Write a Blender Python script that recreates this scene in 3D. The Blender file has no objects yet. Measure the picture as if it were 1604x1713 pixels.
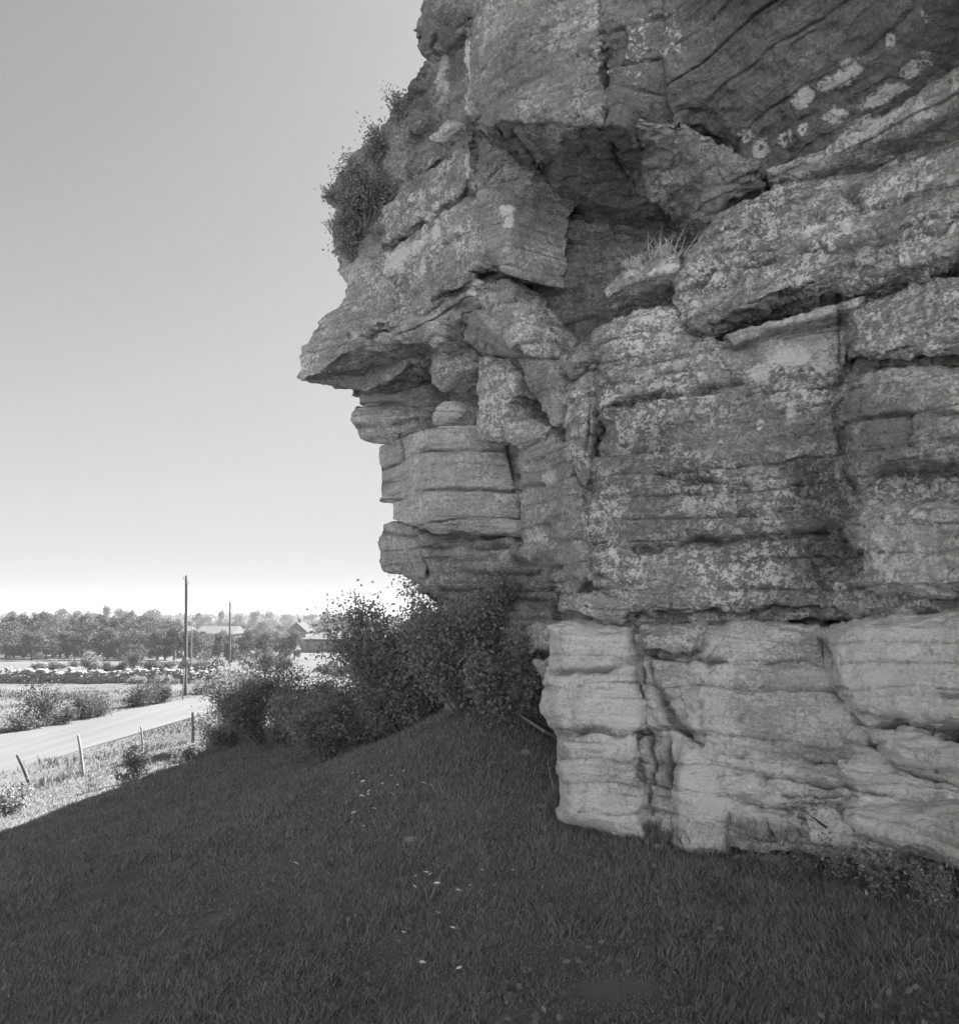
import bpy, bmesh, math, random
import numpy as np
from mathutils import Vector, Matrix
random.seed(7)
RNG = np.random.default_rng(11)
R = math.radians
sc = bpy.context.scene
C = sc.collection

# ------------------------------------------------------------------ camera
F, CX, CY, HOR = 1338.0, 802.0, 856.5, 1030.0      # pixels of the 1604 x 1713 photograph
TH = math.atan((HOR - CY) / F)
cam = bpy.data.objects.new('camera', bpy.data.cameras.new('camera'))
C.objects.link(cam)
sc.camera = cam
cam.location = (0, 0, 0)
cam.rotation_euler = (math.pi / 2 + TH, 0, 0)
cam.data.sensor_fit = 'HORIZONTAL'
cam.data.sensor_width = 36
cam.data.lens = 36 * F / 1604
cam.data.clip_start = 0.05
cam.data.clip_end = 8000

# ------------------------------------------------------------------ light
SUN_AZ = R(45)        # from +Y towards +X
SUN_EL = R(40)
world = bpy.data.worlds.new('World')
sc.world = world
world.use_nodes = True
nt = world.node_tree
nt.nodes.clear()
sky = nt.nodes.new('ShaderNodeTexSky')
sky.sky_type = 'NISHITA'
sky.sun_disc = False
sky.sun_elevation = SUN_EL
sky.sun_rotation = SUN_AZ
sky.dust_density = 1.4
sky.air_density = 1.0
sep = nt.nodes.new('ShaderNodeSeparateColor')
mix = nt.nodes.new('ShaderNodeMath'); mix.operation = 'MULTIPLY'; mix.inputs[1].default_value = 0.2
mad = nt.nodes.new('ShaderNodeMath'); mad.operation = 'MULTIPLY_ADD'; mad.inputs[1].default_value = 0.8
bg = nt.nodes.new('ShaderNodeBackground')
bg.inputs['Strength'].default_value = 0.15
out = nt.nodes.new('ShaderNodeOutputWorld')
L = nt.links.new
L(sky.outputs[0], sep.inputs[0])
L(sep.outputs[1], mix.inputs[0])                   # green
L(sep.outputs[0], mad.inputs[0]); L(mix.outputs[0], mad.inputs[2])   # red
# monochrome film: steep toe, soft shoulder, the same over the whole sky
def wmath(op, a, b):
    x = nt.nodes.new('ShaderNodeMath'); x.operation = op
    for i, s_ in enumerate((a, b)):
        if isinstance(s_, (int, float)): x.inputs[i].default_value = s_
        else: L(s_, x.inputs[i])
    return x.outputs[0]
SKY_GAIN, SKY_GAMMA, SKY_MAX = 0.15 * 3.8, 1.45, 0.135
e_ = wmath('POWER', wmath('MULTIPLY', mad.outputs[0], SKY_GAIN), SKY_GAMMA)
e_ = wmath('SUBTRACT', 1.0, wmath('EXPONENT', wmath('MULTIPLY', e_, -1.0), 0.0))
L(wmath('MULTIPLY', e_, SKY_MAX / 0.15), bg.inputs['Color'])
L(bg.outputs[0], out.inputs[0])
sun = bpy.data.objects.new('sun', bpy.data.lights.new('sun', 'SUN'))
C.objects.link(sun)
sun.data.energy = 5.0
sun.data.angle = R(0.5)
sd = Vector((math.sin(SUN_AZ) * math.cos(SUN_EL), math.cos(SUN_AZ) * math.cos(SUN_EL), math.sin(SUN_EL)))
sun.rotation_euler = sd.to_track_quat('Z', 'Y').to_euler()
vs = sc.view_settings
vs.view_transform = 'Standard'
vs.look = 'None'
vs.gamma = 1
vs.use_curve_mapping = False
vs.exposure = 2.4
sc.cycles.use_denoising = True
sc.cycles.max_bounces = 8
sc.cycles.diffuse_bounces = 5
sc.cycles.volume_bounces = 0
sc.cycles.transparent_max_bounces = 8

# ------------------------------------------------------------------ helpers
ct, st_ = math.cos(TH), math.sin(TH)
def P(px, py, Y):
    """world point seen at photo pixel (px, py) with forward distance Y"""
    px = np.asarray(px, float); py = np.asarray(py, float); Y = np.asarray(Y, float)
    a = (px - CX) / F; b = -(py - CY) / F
    dy = ct - b * st_; dz = st_ + b * ct
    return np.stack([a / dy * Y, Y + 0 * a, dz / dy * Y], -1)
def proj(p):
    p = np.asarray(p, float)
    d = p[..., 1] * ct + p[..., 2] * st_
    u = -p[..., 1] * st_ + p[..., 2] * ct
    return CX + F * p[..., 0] / d, CY - F * u / d

def _h(ix, iy, iz, s):
    n = (ix.astype(np.int64) * 374761393 + iy.astype(np.int64) * 668265263 + iz.astype(np.int64) * 2147483647 + s * 144665) & 0xffffffff
    n = ((n ^ (n >> 13)) * 1274126177) & 0xffffffff
    n = (n ^ (n >> 16)) & 0xffffffff
    return n.astype(np.float64) / 0xffffffff
def vnoise(p, s=0):
    i = np.floor(p); f = p - i; f = f * f * (3 - 2 * f)
    x, y, z = i[:, 0], i[:, 1], i[:, 2]
    r = 0
    for dx in (0, 1):
        wx = f[:, 0] if dx else 1 - f[:, 0]
        for dy in (0, 1):
            wy = f[:, 1] if dy else 1 - f[:, 1]
            for dz in (0, 1):
                wz = f[:, 2] if dz else 1 - f[:, 2]
                r = r + wx * wy * wz * _h(x + dx, y + dy, z + dz, s)
    return r * 2 - 1
def fbm(p, oct=4, s=0, g=0.5):
    p = np.asarray(p, float); a = 1; r = 0; t = 0
    for k in range(oct):
        r = r + a * vnoise(p * (2.03 ** k) + 17.3 * k, s + k); t += a; a *= g
    return r / t

def mesh_obj(name, v, f, mat, parent=None, smooth=False, attrs=None):
    me = bpy.data.meshes.new(name)
    v = np.asarray(v, float)
    me.from_pydata(v.tolist(), [], f if isinstance(f, list) else f.tolist())
    if smooth:
        me.polygons.foreach_set('use_smooth', [True] * len(me.polygons))
    if mat: me.materials.append(mat)
    if attrs:
        for k, a in attrs.items():
            at = me.attributes.new(k, 'FLOAT', 'POINT'); at.data.foreach_set('value', np.asarray(a, np.float32))
    me.update()
    o = bpy.data.objects.new(name, me); C.objects.link(o)
    if parent: setp(o, parent)
    return o
def setp(o, parent):
    o.parent = parent
    o.matrix_parent_inverse = Matrix.Translation(-Vector(parent.location))
def empty(name, loc):
    o = bpy.data.objects.new(name, None); C.objects.link(o); o.location = loc; o.empty_display_size = .2
    return o
def tag(o, label=None, cat=None, group=None, kind=None):
    if label: o['label'] = label
    if cat: o['category'] = cat
    if group: o['group'] = group
    if kind: o['kind'] = kind
    return o
def add_tube(V, Fc, pts, rad, n=6):
    """append a tapered tube through pts"""
    base = len(V)
    pts = [Vector(p) for p in pts]
    for i, p in enumerate(pts):
        d = (pts[min(i + 1, len(pts) - 1)] - pts[max(i - 1, 0)])
        if d.length < 1e-9: d = Vector((0, 0, 1))
        d.normalize()
        a = d.cross(Vector((0.31, 0.95, 0.05))).normalized(); b = d.cross(a)
        r = rad[i] if hasattr(rad, '__len__') else rad
        for k in range(n):
            t = 2 * math.pi * k / n
            q = p + a * (r * math.cos(t)) + b * (r * math.sin(t))
            V.append((q.x, q.y, q.z))
    for i in range(len(pts) - 1):
        for k in range(n):
            k2 = (k + 1) % n
            Fc.append((base + i * n + k, base + i * n + k2, base + (i + 1) * n + k2, base + (i + 1) * n + k))
    Fc.append(tuple(base + k for k in range(n))[::-1])
    Fc.append(tuple(base + (len(pts) - 1) * n + k for k in range(n)))
def add_box(V, Fc, lo, hi, M=None):
    b = len(V)
    for z in (lo[2], hi[2]):
        for y in (lo[1], hi[1]):
            for x in (lo[0], hi[0]):
                p = Vector((x, y, z))
                if M: p = M @ p
                V.append(tuple(p))
    for q in ((0, 2, 3, 1), (4, 5, 7, 6), (0, 1, 5, 4), (2, 6, 7, 3), (0, 4, 6, 2), (1, 3, 7, 5)):
        Fc.append(tuple(b + i for i in q))

# ------------------------------------------------------------------ materials
def mat_new(name):
    m = bpy.data.materials.new(name); m.use_nodes = True
    n = m.node_tree; n.nodes.clear()
    o = n.nodes.new('ShaderNodeOutputMaterial'); b = n.nodes.new('ShaderNodeBsdfPrincipled')
    b.inputs['Roughness'].default_value = 0.9
    b.inputs['Specular IOR Level'].default_value = 0.2
    n.links.new(b.outputs[0], o.inputs[0])
    return m, n, b
def node(n, t, **kw):
    x = n.nodes.new(t)
    for k, v in kw.items():
        if k.startswith('i_'): x.inputs[int(k[2:]) if k[2:].isdigit() else k[2:]].default_value = v
        else: setattr(x, k, v)
    return x
def noise_val(n, scale, detail=4, rough=.55, coord=None, stretch=None):
    if coord is None:
        tc = node(n, 'ShaderNodeTexCoord'); coord = tc.outputs['Object']
    if stretch:
        mp = node(n, 'ShaderNodeMapping'); mp.inputs['Scale'].default_value = stretch
        n.links.new(coord, mp.inputs[0]); coord = mp.outputs[0]
    x = node(n, 'ShaderNodeTexNoise'); x.inputs['Scale'].default_value = scale
    x.inputs['Detail'].default_value = detail; x.inputs['Roughness'].default_value = rough
    n.links.new(coord, x.inputs['Vector'])
    return x.outputs['Fac']
def mapr(n, src, a, b, c, d):
    x = node(n, 'ShaderNodeMapRange'); x.inputs[1].default_value = a; x.inputs[2].default_value = b
    x.inputs[3].default_value = c; x.inputs[4].default_value = d
    n.links.new(src, x.inputs[0]); return x.outputs[0]
def mth(n, op, a, b=None, c=None, clamp=False):
    x = node(n, 'ShaderNodeMath', operation=op, use_clamp=clamp)
    for i, s in enumerate((a, b, c)):
        if s is None: continue
        if isinstance(s, (int, float)): x.inputs[i].default_value = s
        else: n.links.new(s, x.inputs[i])
    return x.outputs[0]
def simple(name, lo, hi, scale, rough=.9, stretch=None, bump=0, trans=0):
    m, n, b = mat_new(name)
    v = noise_val(n, scale, 6, .6, stretch=stretch)
    v = mapr(n, v, .3, .7, lo, hi)
    n.links.new(v, b.inputs['Base Color'])
    b.inputs['Roughness'].default_value = rough
    if bump:
        bp = node(n, 'ShaderNodeBump'); bp.inputs['Strength'].default_value = bump; bp.inputs['Distance'].default_value = .02
        n.links.new(noise_val(n, scale * 4, 5, .6), bp.inputs['Height']); n.links.new(bp.outputs[0], b.inputs['Normal'])
    return m
def leaf_mat(name, lo, hi, trans=.35):
    m, n, b = mat_new(name)
    g = node(n, 'ShaderNodeNewGeometry')
    v = mapr(n, g.outputs['Random Per Island'], 0, 1, lo, hi)
    n.links.new(v, b.inputs['Base Color'])
    b.inputs['Roughness'].default_value = .7
    t = node(n, 'ShaderNodeBsdfTranslucent'); n.links.new(v, t.inputs[0])
    mx = node(n, 'ShaderNodeMixShader'); mx.inputs[0].default_value = trans
    n.links.new(b.outputs[0], mx.inputs[1]); n.links.new(t.outputs[0], mx.inputs[2])
    o = [x for x in n.nodes if x.type == 'OUTPUT_MATERIAL'][0]
    n.links.new(mx.outputs[0], o.inputs[0])
    return m

def rock_material():
    m, n, b = mat_new('limestone')
    tc = node(n, 'ShaderNodeTexCoord').outputs['Object']
    tone = node(n, 'ShaderNodeAttribute', attribute_name='tone').outputs['Fac']
    lich = node(n, 'ShaderNodeAttribute', attribute_name='lichen').outputs['Fac']
    crust = node(n, 'ShaderNodeAttribute', attribute_name='crust').outputs['Fac']
    big = mapr(n, noise_val(n, 1.3, 5, .6, tc), .3, .7, .68, 1.28)
    lay = mapr(n, noise_val(n, 1.6, 6, .65, tc, (1, 1, 9)), .3, .7, .82, 1.16)
    fine = mapr(n, noise_val(n, 38, 6, .7, tc), .3, .7, .74, 1.24)
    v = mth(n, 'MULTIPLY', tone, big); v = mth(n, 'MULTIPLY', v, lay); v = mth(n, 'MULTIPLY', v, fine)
    # crustose lichen: pale spots and dark pits
    s1 = noise_val(n, 15, 6, .66, tc)
    vo = node(n, 'ShaderNodeTexVoronoi', feature='SMOOTH_F1'); vo.inputs['Scale'].default_value = 17
    n.links.new(tc, vo.inputs['Vector'])
    wob = mth(n, 'MULTIPLY_ADD', noise_val(n, 60, 3, .6, tc), .5, vo.outputs['Distance'])
    area = mapr(n, noise_val(n, 2.3, 4, .6, tc), .42, .62, 0, 1)
    s3 = noise_val(n, 38, 5, .7, tc); s4 = noise_val(n, 5.5, 5, .7, tc, (1, 1, 2.2))
    sm = mth(n, 'ADD', mth(n, 'MULTIPLY', s1, .42), mth(n, 'ADD', mth(n, 'MULTIPLY', s3, .33), mth(n, 'MULTIPLY', s4, .25)))
    pale = mth(n, 'MULTIPLY', mapr(n, sm, .485, .53, 0, 1), mapr(n, area, 0, 1, .2, 1))
    pale = mth(n, 'MULTIPLY', pale, crust)
    dark = mapr(n, noise_val(n, 23, 5, .6, tc), .40, .35, 0, 1)
    dark = mth(n, 'MULTIPLY', dark, mth(n, 'MULTIPLY_ADD', crust, .6, .3))
    v = mth(n, 'MULTIPLY', v, mth(n, 'MULTIPLY_ADD', pale, 1.15, mth(n, 'MULTIPLY_ADD', crust, -.50, 1.0)))
    v = mth(n, 'MULTIPLY', v, mth(n, 'MULTIPLY_ADD', dark, -.6, 1))
    lf = mth(n, 'ADD', lich, mth(n, 'MULTIPLY_ADD', noise_val(n, 16, 8, .75, tc), 2.2, -1.1))
    lf = mapr(n, lf, .44, .60, 0, 1)
    mx = node(n, 'ShaderNodeMix', data_type='FLOAT')
    n.links.new(lf, mx.inputs[0]); n.links.new(v, mx.inputs[2]); n.links.new(mth(n, 'MULTIPLY', fine, .80), mx.inputs[3])
    v = mth(n, 'MINIMUM', mx.outputs[0], .86)
    n.links.new(v, b.inputs['Base Color'])
    b.inputs['Roughness'].default_value = .95
    h = mth(n, 'MULTIPLY_ADD', noise_val(n, 55, 8, .7, tc), .5, mth(n, 'MULTIPLY', noise_val(n, 5, 8, .68, tc, (1, 1, 7)), 1.0))
    h = mth(n, 'MULTIPLY_ADD', pale, .10, h)
    h = mth(n, 'MULTIPLY_ADD', wob, -.45, h)
    bp = node(n, 'ShaderNodeBump'); bp.inputs['Strength'].default_value = 1.0; bp.inputs['Distance'].default_value = .055
    n.links.new(h, bp.inputs['Height']); n.links.new(bp.outputs[0], b.inputs['Normal'])
    return m
M_ROCK = rock_material()
M_LEAF_DARK = leaf_mat('dark_leaves', .16, .38)
M_LEAF_MID = leaf_mat('sunlit_leaves', .05, .14)
M_LEAF_FAR = leaf_mat('far_leaves', .06, .17, .3)
M_GRASS = leaf_mat('grass_blades', .20, .38, .35)
M_BARK = simple('bark', .09, .2, 20, bump=.5, stretch=(1, 1, .2))
M_WOOD = simple('weathered_wood', .2, .34, 14, stretch=(1, 1, .1), bump=.4)
M_WOOD_DARK = simple('dark_wood', .08, .16, 14, stretch=(1, 1, .1), bump=.4)
M_STONE = simple('field_stone', .20, .34, 2, bump=.6)
M_ROAD = simple('road_surface', .10, .14, 1.6, stretch=(1, .06, 1), bump=.2)
M_WHITE = simple('white_paint', .24, .30, 3)
M_BLACK = simple('black_paint', .03, .05, 3)
M_GREY = simple('sign_border', .16, .22, 3)
M_ROOF = simple('pale_roof', .10, .13, 3)
M_ROOF_GREY = simple('grey_roof', .055, .075, 3)
M_WALL = simple('house_wall', .16, .24, 3)
M_GLASS, _n, _b = mat_new('window_glass'); _b.inputs['Base Color'].default_value = (.12, .12, .12, 1); _b.inputs['Roughness'].default_value = .1

# ------------------------------------------------------------------ terrain
def sstep(a, b, x):
    t = np.clip((x - a) / (b - a), 0, 1); return t * t * (3 - 2 * t)
def gz(x, y):
    x = np.asarray(x, float); y = np.asarray(y, float)
    hill = -1.6 - 0.03 * np.clip(y, -20, 60) + 0.21 * np.minimum(x, 0) + .03 * np.clip(x, 0, 6)
    # unseen bank added behind the viewpoint to bounce sun onto the cliff
    hill = hill + 15.0 * sstep(-7, -36, y)
    # beyond the buttress the slope drops to the plain
    hill = hill - 0.25 * np.clip(y - 30, 0, 60)
    plain = -5.1 - 0.015 * np.clip(y - 60, 0, 340) + 0 * x
    k = 0.35
    d = hill - plain
    s = 0.5 * (d + np.sqrt(d * d + k * k))
    g = plain + s + .75 * np.exp(-((x - .6) / 2.6) ** 2 - ((y - 11.2) / 2.6) ** 2)
    q = np.stack([x, y, 0 * x], -1).reshape(-1, 3)
    nz = (fbm(q * .35, 3, 5) * .12 + fbm(q * 1.7, 3, 9) * .035).reshape(x.shape)
    roadm = np.exp(-((x + 18.3 - .11 * (y - 30)) / 4.0) ** 4)
    return g + nz * (1 - roadm) * sstep(300, 60, y)
def graded(lo, hi, s0, g):
    a = [0.0]; s = s0
    while a[-1] < hi: a.append(a[-1] + s); s *= g
    b = [0.0]; s = s0
    while b[-1] > lo: b.append(b[-1] - s); s *= g
    return np.array(sorted(set(a + b)))
gx = graded(-2600, 2600, .16, 1.022); gy = graded(-1500, 3200, .16, 1.016)
XX, YY = np.meshgrid(gx, gy)
ZZ = gz(XX, YY)
nv = len(gx); idx = np.arange(XX.size).reshape(XX.shape)
q = np.stack([idx[:-1, :-1], idx[:-1, 1:], idx[1:, 1:], idx[1:, :-1]], -1).reshape(-1, 4)
m, n, b = mat_new('turf')
tc = node(n, 'ShaderNodeTexCoord').outputs['Object']
v = mapr(n, noise_val(n, .12, 6, .6, tc), .3, .7, .75, 1.3)
v = mth(n, 'MULTIPLY', v, mapr(n, noise_val(n, 2.2, 8, .7, tc), .3, .7, .75, 1.25))
v = mth(n, 'MULTIPLY', v, mapr(n, noise_val(n, .05, 5, .6, tc, (1, 6, 1)), .3, .7, .85, 1.15))
far = node(n, 'ShaderNodeAttribute', attribute_name='dry').outputs['Fac']
v = mth(n, 'MULTIPLY', v, mapr(n, far, 0, 1, .18, .11))
bounce_amt = node(n, 'ShaderNodeAttribute', attribute_name='bounce_bank').outputs['Fac']
v = mth(n, 'MULTIPLY', v, mapr(n, bounce_amt, 0, 1, 1, 3.2))  # added bank made paler so it bounces more light
n.links.new(v, b.inputs['Base Color'])
bp = node(n, 'ShaderNodeBump'); bp.inputs['Strength'].default_value = .8; bp.inputs['Distance'].default_value = .08
n.links.new(noise_val(n, 9, 8, .7, tc), bp.inputs['Height']); n.links.new(bp.outputs[0], b.inputs['Normal'])
dry = np.maximum(sstep(-8, -12.5, XX) + sstep(28, 34, YY), 0); dry = np.clip(dry, 0, 1) + 0 * YY; bounce_amt = sstep(-6, -11, YY) + 0 * XX
g = mesh_obj('ground', np.stack([XX, YY, ZZ], -1).reshape(-1, 3), q, m, smooth=True, attrs={'dry': dry.ravel(), 'bounce_bank': bounce_amt.ravel()})
tag(g, 'grassy slope below the cliff running down to a flat plain', kind='structure')

# road
ry = np.concatenate([np.arange(8, 70, 1.0), np.arange(70, 200, 4.0)])
def road_l(y): return -20.5 + .17 * (y - 35.5) + .0022 * np.clip(y - 45, 0, 400) ** 2
def road_r(y): return -15.45 + .075 * (y - 26.8) + .0022 * np.clip(y - 45, 0, 400) ** 2
rows = []; nc = 9
for y in ry:
    l, r_ = road_l(y), road_r(y)
    for k in range(nc):
        t = k / (nc - 1); x = l + (r_ - l) * t
        rows.append((x, y, -5.1 - .015 * max(y - 60, 0) + .045 + .05 * (1 - (2 * t - 1) ** 2)))
idx = np.arange(len(rows)).reshape(-1, nc)
q = np.stack([idx[:-1, :-1], idx[:-1, 1:], idx[1:, 1:], idx[1:, :-1]], -1).reshape(-1, 4)
tag(mesh_obj('road', rows, q, M_ROAD, smooth=True), 'pale sunlit country road', kind='structure')

# ------------------------------------------------------------------ cliff
CLIFF = empty('rock_cliff', (2.0, 8.0, -1.9))
tag(CLIFF, 'tall overhanging limestone cliff with cracked weathered layers beside the grass slope', 'cliff')
from math import hypot

# cracks: polylines in photo pixels cut into the rock (width px, depth m)
CRACKS = [
 ([(917,1120),(960,1116),(1010,1118),(1075,1106)], 5, .06),
 ([(925,1226),(990,1222),(1040,1226),(1082,1223)], 4, .05),
 ([(1070,1108),(1069,1150),(1078,1200),(1083,1240),(1085,1300),(1087,1400)], 4, .05),
 ([(1112,1227),(1116,1300),(1117,1400)], 4, .05),
 ([(1182,1100),(1180,1170),(1172,1240)], 5, .06),
 ([(1083,1111),(1105,1160),(1130,1210),(1170,1242)], 6, .08),
 ([(1105,1175),(1150,1174),(1165,1190),(1168,1192)], 4, .05),
 ([(1015,678),(1060,672),(1095,660),(1150,655),(1210,645),(1260,642)], 5, .09),
 ([(1040,610),(1110,600),(1200,582)], 2.5, .04),
 ([(1010,735),(1100,722),(1250,700)], 3, .02),
 ([(1060,922),(1120,912),(1200,905),(1300,897),(1380,893)], 5, .09),
 ([(1000,965),(1060,975),(1100,972)], 4, .06),
 ([(1050,1036),(1150,1030),(1250,1027),(1400,1022)], 5, .14),
 ([(1080,1095),(1150,1100),(1210,1103)], 4, .06),
 ([(1100,792),(1140,803),(1190,805),(1250,812)], 4, .05),
 ([(1200,1300),(1300,1292),(1400,1300),(1460,1322)], 3, .05),
 ([(1230,1262),(1330,1268),(1440,1262)], 3, .04),
 ([(1200,1328),(1290,1340),(1400,1332)], 3, .04),
 ([(1300,1320),(1400,1318),(1480,1330)], 3, .05),
 ([(1135,497),(1180,478),(1227,453),(1308,428),(1370,420),(1436,414),(1520,395),(1640,360)], 4, .07),
 ([(1160,470),(1230,440),(1300,412)], 3, .04),
 ([(1325,384),(1380,376),(1410,374)], 4, .06),
 ([(1290,560),(1350,548)], 2, .02),
 ([(1460,345),(1530,330),(1640,300)], 4, .05),
 ([(862,86),(900,88),(940,86),(1005,84)], 4, .07),
 ([(800,312),(822,290),(842,268),(855,252)], 3, .06),
 ([(788,175),(790,230),(786,300),(780,330)], 4, .04),
 ([(660,370),(700,340),(760,300)], 3, .03),
 ([(690,525),(730,505),(770,480),(830,455)], 4, .08),
 ([(655,590),(700,575)], 3, .03),
 ([(596,677),(640,674),(716,673)], 3, .06),
 ([(600,712),(650,712),(700,703)], 5, .06),
 ([(600,640),(716,638)], 2, .02),
 ([(672,725),(672,768)], 3, .08),
 ([(635,842),(690,826),(729,818),(800,819),(866,823)], 2.2, .10),
 ([(635,786),(680,768),(719,752),(780,752),(852,755)], 2.0, .09),
 ([(639,811),(680,800),(713,789)], 1.6, .04),
 ([(725,715),(727,760),(729,820),(731,868)], 1, .0),
 ([(850,745),(862,790),(866,822)], 4, .08),
 ([(640,889),(690,894)], 3, .05),
 ([(706,915),(780,918),(850,914)], 4, .07),
 ([(712,940),(780,938),(830,934)], 3, .05),
 ([(715,958),(800,958),(900,956)], 3, .05),
 ([(740,985),(850,990),(930,986)], 4, .06),
 ([(700,1003),(820,1006),(930,1003)], 3, .05),
 ([(735,1030),(830,1036),(930,1030)], 3, .05),
 ([(865,1000),(930,1003)], 3, .05),
 ([(872,815),(915,808),(950,812)], 3, .05),
 ([(866,938),(900,948),(935,948)], 5, .09),
 ([(880,1095),(905,1092)], 3, .05),
 ([(1420,612),(1500,606),(1640,604)], 5, .08),
 ([(1250,660),(1330,655),(1410,640)], 4, .09),
 ([(1400,500),(1404,560),(1412,610),(1400,660),(1400,720),(1418,800),(1436,840)], 5, .03),
 ([(1440,700),(1530,690),(1640,690)], 3, .03),
 ([(1400,1165),(1500,1160),(1640,1165)], 3, .03),
 ([(1180,1108),(1300,1104),(1370,1102)], 3, .03),
 ([(1384,1150),(1428,1203),(1460,1211),(1571,1223),(1660,1232)], 6, .12),
 ([(1457,1240),(1500,1285),(1571,1303),(1660,1314)], 5, .10),
 ([(1403,1345),(1412,1380),(1440,1400)], 4, .06),
 ([(1372,1060),(1382,1110),(1384,1150)], 4, .05),
 ([(940,655),(985,650)], 3, .03), ([(943,690),(985,690)], 3, .03),
 ([(985,620),(988,680),(978,760)], 4, .05),
]
# hollows: polygon (px), depth m
HOLLOWS = [
 ([(1085,1115),(1180,1108),(1178,1180),(1168,1236),(1135,1212),(1108,1165)], .10),
 ([(1398,302),(1440,300),(1452,345),(1445,385),(1400,352)], .12),
 ([(1295,760),(1400,770),(1435,850),(1420,1015),(1360,1000),(1340,860)], .14),
 ([(1300,1110),(1375,1110),(1430,1205),(1440,1280),(1330,1240),(1250,1180)], .07),
 ([(1100,770),(1120,765),(1135,800),(1102,800)], .07),
 ([(1030,870),(1048,865),(1050,885),(1035,885)], .05),
 ([(1095,700),(1115,700),(1112,760),(1098,755)], .03),
 ([(1285,560),(1310,560),(1300,590)], .02),
 ([(1140,1010),(1400,1030),(1400,1045),(1140,1040)], .05),
]
# pale lichen / scar patches: (cx, cy, rx, ry, angle deg, strength)
LICHEN = [(785,100,5,40,0,1),(782,62,3,25,4,.9),(784,180,6,14,0,1),(783,270,4,30,2,1),(668,430,16,34,38,1),(700,410,10,30,35,.9),
 (728,385,6,20,10,1),(712,445,8,22,15,.8),(848,352,13,11,0,1),(850,372,10,12,0,.9),(797,470,9,11,0,1),(790,488,9,8,0,.9),
 (706,325,8,10,0,.8),(690,330,8,9,0,.7),(724,320,4,10,0,.8),(1250,226,13,13,0,1),(1273,248,13,17,0,1),(1312,232,10,12,0,.9),(1340,220,8,9,0,.9),
 (1400,135,42,14,-22,.95),(1340,165,26,18,-40,.95),(1425,115,22,18,0,.9),(1487,72,9,12,-30,.9),(1545,185,22,24,0,.8),(1400,195,22,14,-20,.9),
 (1480,160,50,14,-30,.9),(1450,215,50,16,-28,.9),(1360,275,44,12,-24,.9),(1530,110,40,14,-35,.8),(1545,30,12,12,0,.8),
 (1270,625,22,16,-20,1),(1320,600,40,22,-10,.95),(1370,610,30,20,0,.8),(1300,575,14,10,0,.9),(1340,655,40,8,-5,.8),
 (1270,710,8,9,0,.9),(1320,690,9,20,10,.9),(1405,982,13,10,0,1),(856,640,8,18,0,.8),(865,715,30,14,10,.6),(752,690,24,12,-15,.8),
 (740,640,12,10,0,.7),(735,590,10,14,0,.6),(916,800,13,13,0,.9),(898,898,14,8,0,.9),(1020,860,12,30,20,.5),
 (868,560,30,6,0,.0),(1130,60,20,60,8,.55),(1070,80,30,80,8,.5),(1015,100,14,70,0,.4),(700,730,14,24,0,.7),(640,770,5,30,0,.5),
 (1060,440,20,12,-20,.9),(1110,410,14,18,0,.9),(1110,450,30,6,-18,.9),(950,480,14,10,0,.3),
 (1200,1200,24,80,0,.75),(1040,1290,20,30,0,.3),(960,1290,20,50,0,.7),(1150,1360,20,30,0,.8),(1340,1360,40,8,-5,.8),(1230,1225,30,20,0,.5),
 (1480,1370,60,16,10,.8),(1390,1335,30,6,0,.8),(1500,1170,70,30,0,.75),(1530,1255,50,22,5,.75),(1440,1160,40,20,20,.6),(1440,1270,14,14,0,.9)]

# darker patches: (cx, cy, rx, ry, factor)
DARK_PATCHES = [(1370,880,75,125,.7),(1290,1165,95,65,.72),(1345,1255,85,28,.70),(1430,340,26,42,.6),(1150,800,45,40,.75),(1240,690,90,45,.8),(1500,700,110,85,.78),(1330,1090,60,30,.8),
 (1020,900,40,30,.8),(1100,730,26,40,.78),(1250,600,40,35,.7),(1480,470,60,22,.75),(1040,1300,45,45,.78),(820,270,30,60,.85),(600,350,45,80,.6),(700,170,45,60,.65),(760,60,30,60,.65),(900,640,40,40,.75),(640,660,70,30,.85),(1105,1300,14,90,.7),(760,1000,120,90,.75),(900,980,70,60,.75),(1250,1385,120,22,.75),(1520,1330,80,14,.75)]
def inpoly(px, py, poly):
    r = np.zeros(px.shape, bool); n = len(poly)
    for i in range(n):
        x0, y0 = poly[i][:2]; x1, y1 = poly[(i + 1) % n][:2]
        if y0 == y1: continue
        c = ((y0 > py) != (y1 > py)) & (px < (x1 - x0) * (py - y0) / (y1 - y0) + x0)
        r ^= c
    return r
def polydist(px, py, poly, closed=True):
    d = np.full(px.shape, 1e9); n = len(poly)
    for i in range(n if closed else n - 1):
        x0, y0 = poly[i][:2]; x1, y1 = poly[(i + 1) % n][:2]
        dx, dy = x1 - x0, y1 - y0
        t = np.clip(((px - x0) * dx + (py - y0) * dy) / (dx * dx + dy * dy + 1e-9), 0, 1)
        d = np.minimum(d, np.hypot(px - x0 - t * dx, py - y0 - t * dy))
    return d
def facet_depth(px, py, poly):
    """1/Y is fitted as a plane over the facet, corrected towards its corners"""
    A = np.array([[p[0], p[1], 1] for p in poly], float); iy = np.array([1 / p[2] for p in poly])
    co, *_ = np.linalg.lstsq(A, iy, rcond=None)
    base = co[0] * px + co[1] * py + co[2]
    res = iy - A @ co
    if np.abs(res).max() > 1e-5:
        w = 0; s = 0
        for p, r_ in zip(poly, res):
            k = 1 / (np.hypot(px - p[0], py - p[1]) ** 2 + 30) ** 1.2
            w = w + k; s = s + k * r_
        base = base + s / w
    return 1 / base

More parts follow.
